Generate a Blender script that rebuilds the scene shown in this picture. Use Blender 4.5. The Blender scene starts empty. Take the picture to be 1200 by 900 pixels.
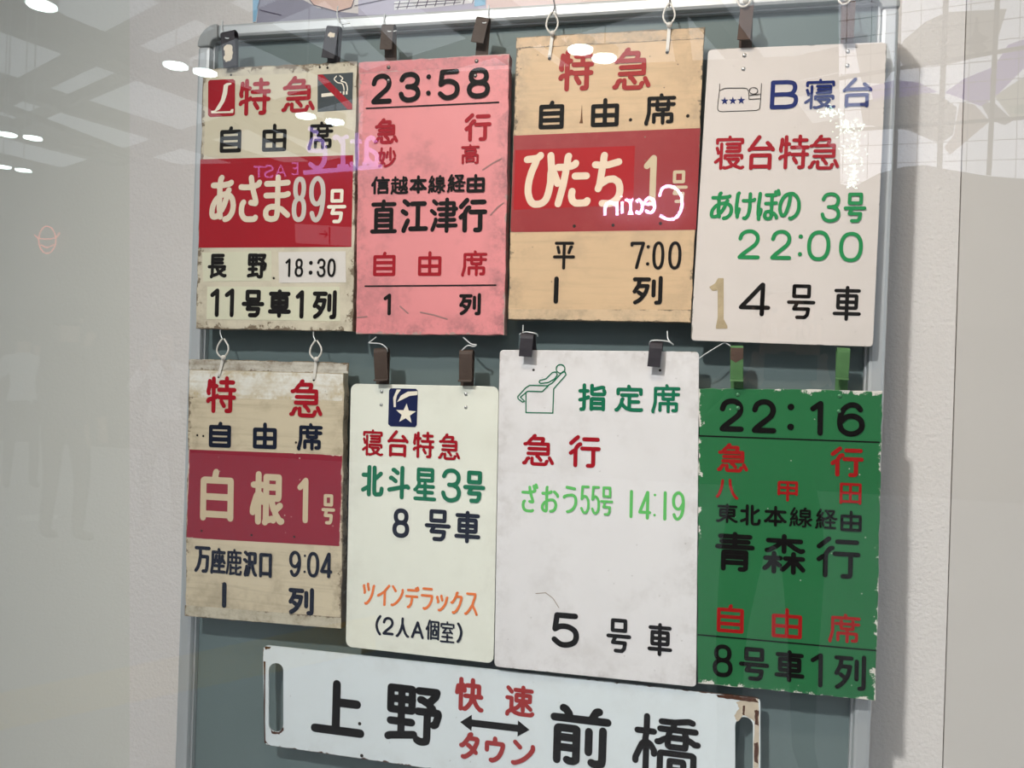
import bpy, bmesh, math, random, json
from mathutils import Vector, Matrix
random.seed(7)
SC = bpy.context.scene
COL = SC.collection
R = math.radians

# ------------------------------------------------------------------ camera
F = 1000.0                       # focal length in pixels of the 1200 x 900 frame
DIST = 1.4                       # camera to the plane of the sign faces (plane Y = 0)
EYE = Vector((0.0, -DIST, 1.30))
YAW, PITCH, ROLL = R(12.8276), R(-0.4944), R(2.0541)
ROT = (Matrix.Rotation(YAW, 3, 'Z') @ Matrix.Rotation(PITCH, 3, 'X')
       @ Matrix.Rotation(math.pi / 2, 3, 'X') @ Matrix.Rotation(ROLL, 3, 'Z'))
cam = bpy.data.objects.new('camera', bpy.data.cameras.new('camera'))
COL.objects.link(cam)
cam.data.sensor_width = 36.0
cam.data.lens = 36.0 * F / 1200.0
cam.data.clip_start = 0.02
cam.matrix_world = Matrix.Translation(EYE) @ ROT.to_4x4()
SC.camera = cam

# ------------------------------------------------------------------ sky, lamps, exposure
SC.view_settings.view_transform = 'Standard'
SC.view_settings.look = 'None'
SC.view_settings.exposure = -0.17
SC.view_settings.gamma = 1.0
SC.view_settings.use_curve_mapping = False
world = bpy.data.worlds.new('overcast_sky')
SC.world = world
world.use_nodes = True
wbg = world.node_tree.nodes['Background']
wbg.inputs[0].default_value = (0.86, 0.93, 1.0, 1)
wbg.inputs[1].default_value = 1.5


def area_light(name, loc, target, size, power, color, spread):
    l = bpy.data.lights.new(name, 'AREA')
    l.shape = 'RECTANGLE'
    l.size, l.size_y = size
    l.energy = power
    l.color = color
    l.spread = R(spread)
    o = bpy.data.objects.new(name, l)
    COL.objects.link(o)
    o.location = loc
    o.rotation_euler = (Vector(target) - Vector(loc)).to_track_quat('-Z', 'Y').to_euler()
    return o


area_light('case_lamp', (-0.30, -1.15, 2.75), (0.0, 0, 1.35), (0.5, 0.12), 4.2, (1.0, 0.82, 0.66), 90)
area_light('hall_lamp', (-1.20, -2.8, 3.5), (0.24, 0, 0.52), (0.16, 0.16), 21, (1.0, 0.98, 0.97), 70)

BOARD_Y, WALL_Y, GLASS_Y = 0.050, 0.150, -0.13


def ray(px, py):
    return ROT @ Vector(((px - 600.0) / F, -(py - 450.0) / F, -1.0))


def W(px, py, y=0.0):
    """point of the plane Y = y seen at that place of the photograph"""
    d = ray(px, py)
    return EYE + d * ((y - EYE.y) / d.y)


def mirror(p):
    return Vector((p.x, 2 * GLASS_Y - p.y, p.z))


def WR(px, py, y):
    """point of the hall, on the plane Y = y behind the viewer, whose reflection is seen there"""
    d = ray(px, py)
    return mirror(EYE + d * ((2 * GLASS_Y - y - EYE.y) / d.y))


def WZ(px, py, z):
    """the same for a horizontal plane of the hall"""
    d = ray(px, py)
    return mirror(EYE + d * ((z - EYE.z) / d.z))


# ------------------------------------------------------------------ materials
def new_mat(name):
    m = bpy.data.materials.new(name)
    m.use_nodes = True
    nt = m.node_tree
    return m, nt, nt.nodes['Principled BSDF']


def plain(name, col, rough=0.45, metal=0.0, bump=0.0, bscale=60, var=0.06, vscale=14, spec=0.3):
    m, nt, b = new_mat(name)
    N, L = nt.nodes, nt.links
    b.inputs['Roughness'].default_value = rough
    b.inputs['Metallic'].default_value = metal
    b.inputs['Specular IOR Level'].default_value = spec
    tc = N.new('ShaderNodeTexCoord')
    no = N.new('ShaderNodeTexNoise'); no.inputs['Scale'].default_value = vscale; no.inputs['Detail'].default_value = 6
    L.new(tc.outputs['Object'], no.inputs['Vector'])
    mx = N.new('ShaderNodeMix'); mx.data_type = 'RGBA'
    mx.inputs[6].default_value = (*[c * (1 - var) for c in col], 1)
    mx.inputs[7].default_value = (*[min(1, c * (1 + var)) for c in col], 1)
    L.new(no.outputs['Fac'], mx.inputs[0])
    L.new(mx.outputs[2], b.inputs['Base Color'])
    if bump:
        n2 = N.new('ShaderNodeTexNoise'); n2.inputs['Scale'].default_value = bscale; n2.inputs['Detail'].default_value = 4
        L.new(tc.outputs['Object'], n2.inputs['Vector'])
        bp = N.new('ShaderNodeBump'); bp.inputs['Strength'].default_value = bump; bp.inputs['Distance'].default_value = 0.002
        L.new(n2.outputs['Fac'], bp.inputs['Height']); L.new(bp.outputs['Normal'], b.inputs['Normal'])
    return m


def worn(name, base, w, h, edge=0.004, edge_col=(0.20, 0.15, 0.10), stain=0.35, stain_col=(0.30, 0.24, 0.17),
         specks=0.5, rough=0.42, seed=0.0, grain=0.0, jag=0.010):
    """painted sheet: soft grime, fine scratches, specks and paint worn off along the border"""
    m, nt, b = new_mat(name)
    N, L = nt.nodes, nt.links
    b.inputs['Roughness'].default_value = rough
    b.inputs['Specular IOR Level'].default_value = 0.35
    tc = N.new('ShaderNodeTexCoord')
    sep = N.new('ShaderNodeSeparateXYZ'); L.new(tc.outputs['Generated'], sep.inputs[0])

    def mth(op, a, b_=None, c=None):
        n = N.new('ShaderNodeMath'); n.operation = op
        for i, v in enumerate((a, b_, c)):
            if v is None: continue
            if isinstance(v, (int, float)): n.inputs[i].default_value = v
            else: L.new(v, n.inputs[i])
        return n.outputs[0]

    def noise(scale, detail=4, rgh=0.6, off=0.0, stretch=(1, 1, 1)):
        mp = N.new('ShaderNodeMapping'); mp.inputs['Location'].default_value = (seed + off, seed * 1.7, off)
        mp.inputs['Scale'].default_value = stretch
        L.new(tc.outputs['Object'], mp.inputs[0])
        n = N.new('ShaderNodeTexNoise'); n.inputs['Scale'].default_value = scale
        n.inputs['Detail'].default_value = detail; n.inputs['Roughness'].default_value = rgh
        L.new(mp.outputs[0], n.inputs['Vector']); return n.outputs['Fac']

    def ramp(fac, a, b_):
        r = N.new('ShaderNodeMapRange'); r.inputs['From Min'].default_value = a; r.inputs['From Max'].default_value = b_
        r.interpolation_type = 'SMOOTHSTEP'
        L.new(fac, r.inputs[0]); return r.outputs[0]

    def mix(fac, a, b_):
        x = N.new('ShaderNodeMix'); x.data_type = 'RGBA'
        for i, v in ((6, a), (7, b_)):
            if isinstance(v, tuple): x.inputs[i].default_value = (*v, 1)
            else: L.new(v, x.inputs[i])
        if isinstance(fac, (int, float)): x.inputs[0].default_value = fac
        else: L.new(fac, x.inputs[0])
        return x.outputs[2]

    x, z = sep.outputs[0], sep.outputs[2]
    dx = mth('MULTIPLY', mth('MINIMUM', x, mth('SUBTRACT', 1.0, x)), w)
    dz = mth('MULTIPLY', mth('MINIMUM', z, mth('SUBTRACT', 1.0, z)), h)
    d = mth('MINIMUM', dx, dz)
    col = mix(noise(9, 5), tuple(c * 0.93 for c in base), tuple(min(1, c * 1.05) for c in base))
    if grain:
        col = mix(mth('MULTIPLY', ramp(noise(60, 4, 0.7, 3.0, (0.12, 1, 2.2)), 0.45, 0.8), grain), col, stain_col)
    blot = mth('MULTIPLY', ramp(noise(11, 9, 0.72, 5.0), 0.48, 0.70), stain)
    nearedge = mth('SUBTRACT', 1.0, ramp(d, 0.0, 0.05))
    blot2 = mth('MULTIPLY', mth('MULTIPLY', ramp(noise(26, 8, 0.75, 9.0), 0.42, 0.7), nearedge), min(1.0, stain * 2.0))
    col = mix(blot, col, stain_col)
    col = mix(blot2, col, stain_col)
    scr = mth('MULTIPLY', ramp(noise(90, 5, 0.8, 13.0, (0.35, 1, 1.0)), 0.69, 0.74), specks * 0.6)
    col = mix(scr, col, tuple(c * 0.6 for c in stain_col))
    vo = N.new('ShaderNodeTexVoronoi'); vo.inputs['Scale'].default_value = 38
    L.new(tc.outputs['Object'], vo.inputs['Vector'])
    dots = mth('MULTIPLY', mth('LESS_THAN', vo.outputs['Distance'], 0.045), specks)
    col = mix(dots, col, edge_col)
    dd = mth('SUBTRACT', d, mth('MULTIPLY', ramp(noise(48, 7, 0.75, 21.0), 0.46, 0.68), jag))
    ew = mth('SUBTRACT', 1.0, ramp(dd, edge * 0.2, edge))
    col = mix(ew, col, edge_col)
    L.new(col, b.inputs['Base Color'])
    bp = N.new('ShaderNodeBump'); bp.inputs['Strength'].default_value = 0.25; bp.inputs['Distance'].default_value = 0.001
    L.new(noise(70, 6, 0.7, 2.0), bp.inputs['Height']); L.new(bp.outputs['Normal'], b.inputs['Normal'])
    rr = N.new('ShaderNodeMapRange'); rr.inputs['To Min'].default_value = rough * 0.8; rr.inputs['To Max'].default_value = min(1, rough * 1.4)
    L.new(noise(20, 4, 0.6, 30.0), rr.inputs[0]); L.new(rr.outputs[0], b.inputs['Roughness'])
    return m


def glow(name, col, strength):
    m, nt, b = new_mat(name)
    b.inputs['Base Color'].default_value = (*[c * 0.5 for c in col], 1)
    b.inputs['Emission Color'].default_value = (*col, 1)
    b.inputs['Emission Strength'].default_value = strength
    return m


# ------------------------------------------------------------------ object helpers
def tag(o, label=None, cat=None, group=None, kind=None):
    if label: o['label'] = label
    if cat: o['category'] = cat
    if group: o['group'] = group
    if kind: o['kind'] = kind
    return o


def empty(name, loc, label, cat, group=None):
    o = bpy.data.objects.new(name, None)
    COL.objects.link(o)
    o.location = loc
    o.empty_display_size = 0.05
    return tag(o, label, cat, group)


ORIGIN = {}


def place(o, parent, origin):
    """mesh vertices are given in world space; the object sits at origin, under its parent"""
    o.parent = parent
    base = Vector((0, 0, 0))
    if parent is not None:
        base = ORIGIN.get(parent.name, Vector(parent.location))
    o.location = origin - base
    ORIGIN[o.name] = origin.copy()


class MB:
    def __init__(s):
        s.v, s.f, s.m = [], [], []

    def face(s, pts, mi=0):
        n = len(s.v); s.v += [Vector(p) for p in pts]; s.f.append(list(range(n, n + len(pts)))); s.m.append(mi)

    def prism(s, pts, depth, mi=0):
        """polygon pts (world, seen from the viewer) pushed back by depth along +Y"""
        n = len(s.v); k = len(pts)
        dv = Vector((0, depth, 0)) if not isinstance(depth, Vector) else depth
        s.v += [Vector(p) for p in pts] + [Vector(p) + dv for p in pts]
        s.f.append(list(range(n, n + k))); s.m.append(mi)
        s.f.append(list(range(n + 2 * k - 1, n + k - 1, -1))); s.m.append(mi)
        for i in range(k):
            j = (i + 1) % k
            s.f.append([n + j, n + i, n + k + i, n + k + j]); s.m.append(mi)

    def ring(s, outer, inner, depth):
        k = len(outer); n = len(s.v); dv = Vector((0, depth, 0))
        s.v += [Vector(p) for p in outer] + [Vector(p) for p in inner] + [Vector(p) + dv for p in outer] + [Vector(p) + dv for p in inner]
        for i in range(k):
            j = (i + 1) % k
            for q in ([n+i, n+j, n+k+j, n+k+i], [n+2*k+j, n+2*k+i, n+3*k+i, n+3*k+j],
                      [n+j, n+i, n+2*k+i, n+2*k+j], [n+k+i, n+k+j, n+3*k+j, n+3*k+i]):
                s.f.append(q); s.m.append(0)

    def box(s, lo, hi, mi=0):
        x0, y0, z0 = lo; x1, y1, z1 = hi
        s.prism([(x0, y0, z0), (x1, y0, z0), (x1, y0, z1), (x0, y0, z1)], y1 - y0, mi)

    def tube(s, pts, r, seg=8, closed=False, cap=True, flat=None):
        pts = [Vector(p) for p in pts]
        n0 = len(s.v); k = len(pts)
        up = Vector((0.13, 0.31, 0.94))
        prev = None
        for i, p in enumerate(pts):
            a = pts[(i - 1) % k] if (closed or i > 0) else p
            b = pts[(i + 1) % k] if (closed or i < k - 1) else p
            t = (b - a).normalized()
            u = (prev - t * prev.dot(t)) if prev is not None else (up - t * up.dot(t))
            if u.length < 1e-4: u = t.orthogonal()
            u.normalize(); v = t.cross(u); prev = u
            rr = r[i] if isinstance(r, (list, tuple)) else r
            for j in range(seg):
                an = 2 * math.pi * j / seg
                s.v.append(p + (u * math.cos(an) + v * math.sin(an)) * rr)
        for i in range(k if closed else k - 1):
            for j in range(seg):
                a = n0 + i * seg + j; b = n0 + i * seg + (j + 1) % seg
                c = n0 + ((i + 1) % k) * seg + (j + 1) % seg; d = n0 + ((i + 1) % k) * seg + j
                s.f.append([a, b, c, d]); s.m.append(0)
        if cap and not closed:
            s.f.append([n0 + j for j in range(seg)][::-1]); s.m.append(0)
            s.f.append([n0 + (k - 1) * seg + j for j in range(seg)]); s.m.append(0)

    def ribbon(s, pts, width, thick, axis=Vector((1, 0, 0))):
        """a strap: profile points swept across axis, with thickness"""
        pts = [Vector(p) for p in pts]; k = len(pts); n0 = len(s.v)
        for i, p in enumerate(pts):
            t = (pts[min(i + 1, k - 1)] - pts[max(i - 1, 0)]).normalized()
            nrm = axis.cross(t).normalized()
            for sx in (-1, 1):
                for sn in (-1, 1):
                    s.v.append(p + axis * (sx * width / 2) + nrm * (sn * thick / 2))
        for i in range(k - 1):
            a, b = n0 + 4 * i, n0 + 4 * (i + 1)
            for q in ([0, 1, 5, 4], [2, 6, 7, 3], [0, 4, 6, 2], [1, 3, 7, 5]):
                s.f.append([a + x for x in q]); s.m.append(0)
        s.f.append([n0, n0 + 2, n0 + 3, n0 + 1]); s.m.append(0)
        e = n0 + 4 * (k - 1)
        s.f.append([e, e + 1, e + 3, e + 2]); s.m.append(0)

    def dome(s, c, r, height, seg=12, rings=3):
        """rivet head, dome towards the viewer (-Y)"""
        n0 = len(s.v); c = Vector(c)
        for i in range(rings + 1):
            a = (math.pi / 2) * i / (rings + 1)
            for j in range(seg):
                an = 2 * math.pi * j / seg
                s.v.append(c + Vector((math.cos(an) * r * math.cos(a), -height * math.sin(a), math.sin(an) * r * math.cos(a))))
        s.v.append(c + Vector((0, -height, 0))); top = len(s.v) - 1
        for i in range(rings):
            for j in range(seg):
                a = n0 + i * seg + j; b = n0 + i * seg + (j + 1) % seg
                s.f.append([a, b, b + seg, a + seg]); s.m.append(0)
        for j in range(seg):
            s.f.append([n0 + rings * seg + j, n0 + rings * seg + (j + 1) % seg, top]); s.m.append(0)

    def build(s, name, mats, parent=None, smooth=False, bevel=0.0, origin=None, recalc=True):
        if not isinstance(mats, (list, tuple)): mats = [mats]
        me = bpy.data.meshes.new(name)
        if origin is None:
            if parent is not None: origin = ORIGIN.get(parent.name, Vector(parent.location))
            else:
                xs = [p.x for p in s.v]; ys = [p.y for p in s.v]; zs = [p.z for p in s.v]
                origin = Vector(((min(xs) + max(xs)) / 2, (min(ys) + max(ys)) / 2, min(zs)))
        me.from_pydata([p - origin for p in s.v], [], s.f)
        for m in mats: me.materials.append(m)
        for i, p in enumerate(me.polygons): p.material_index = s.m[i]
        if recalc:
            bm = bmesh.new(); bm.from_mesh(me)
            bmesh.ops.recalc_face_normals(bm, faces=bm.faces)
            bm.to_mesh(me); bm.free()
        if smooth:
            for p in me.polygons: p.use_smooth = True
        o = bpy.data.objects.new(name, me)
        COL.objects.link(o)
        place(o, parent, origin)
        if bevel:
            b = o.modifiers.new('bevel', 'BEVEL'); b.width = bevel; b.segments = 2; b.limit_method = 'ANGLE'; b.angle_limit = R(40)
        return o


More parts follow.
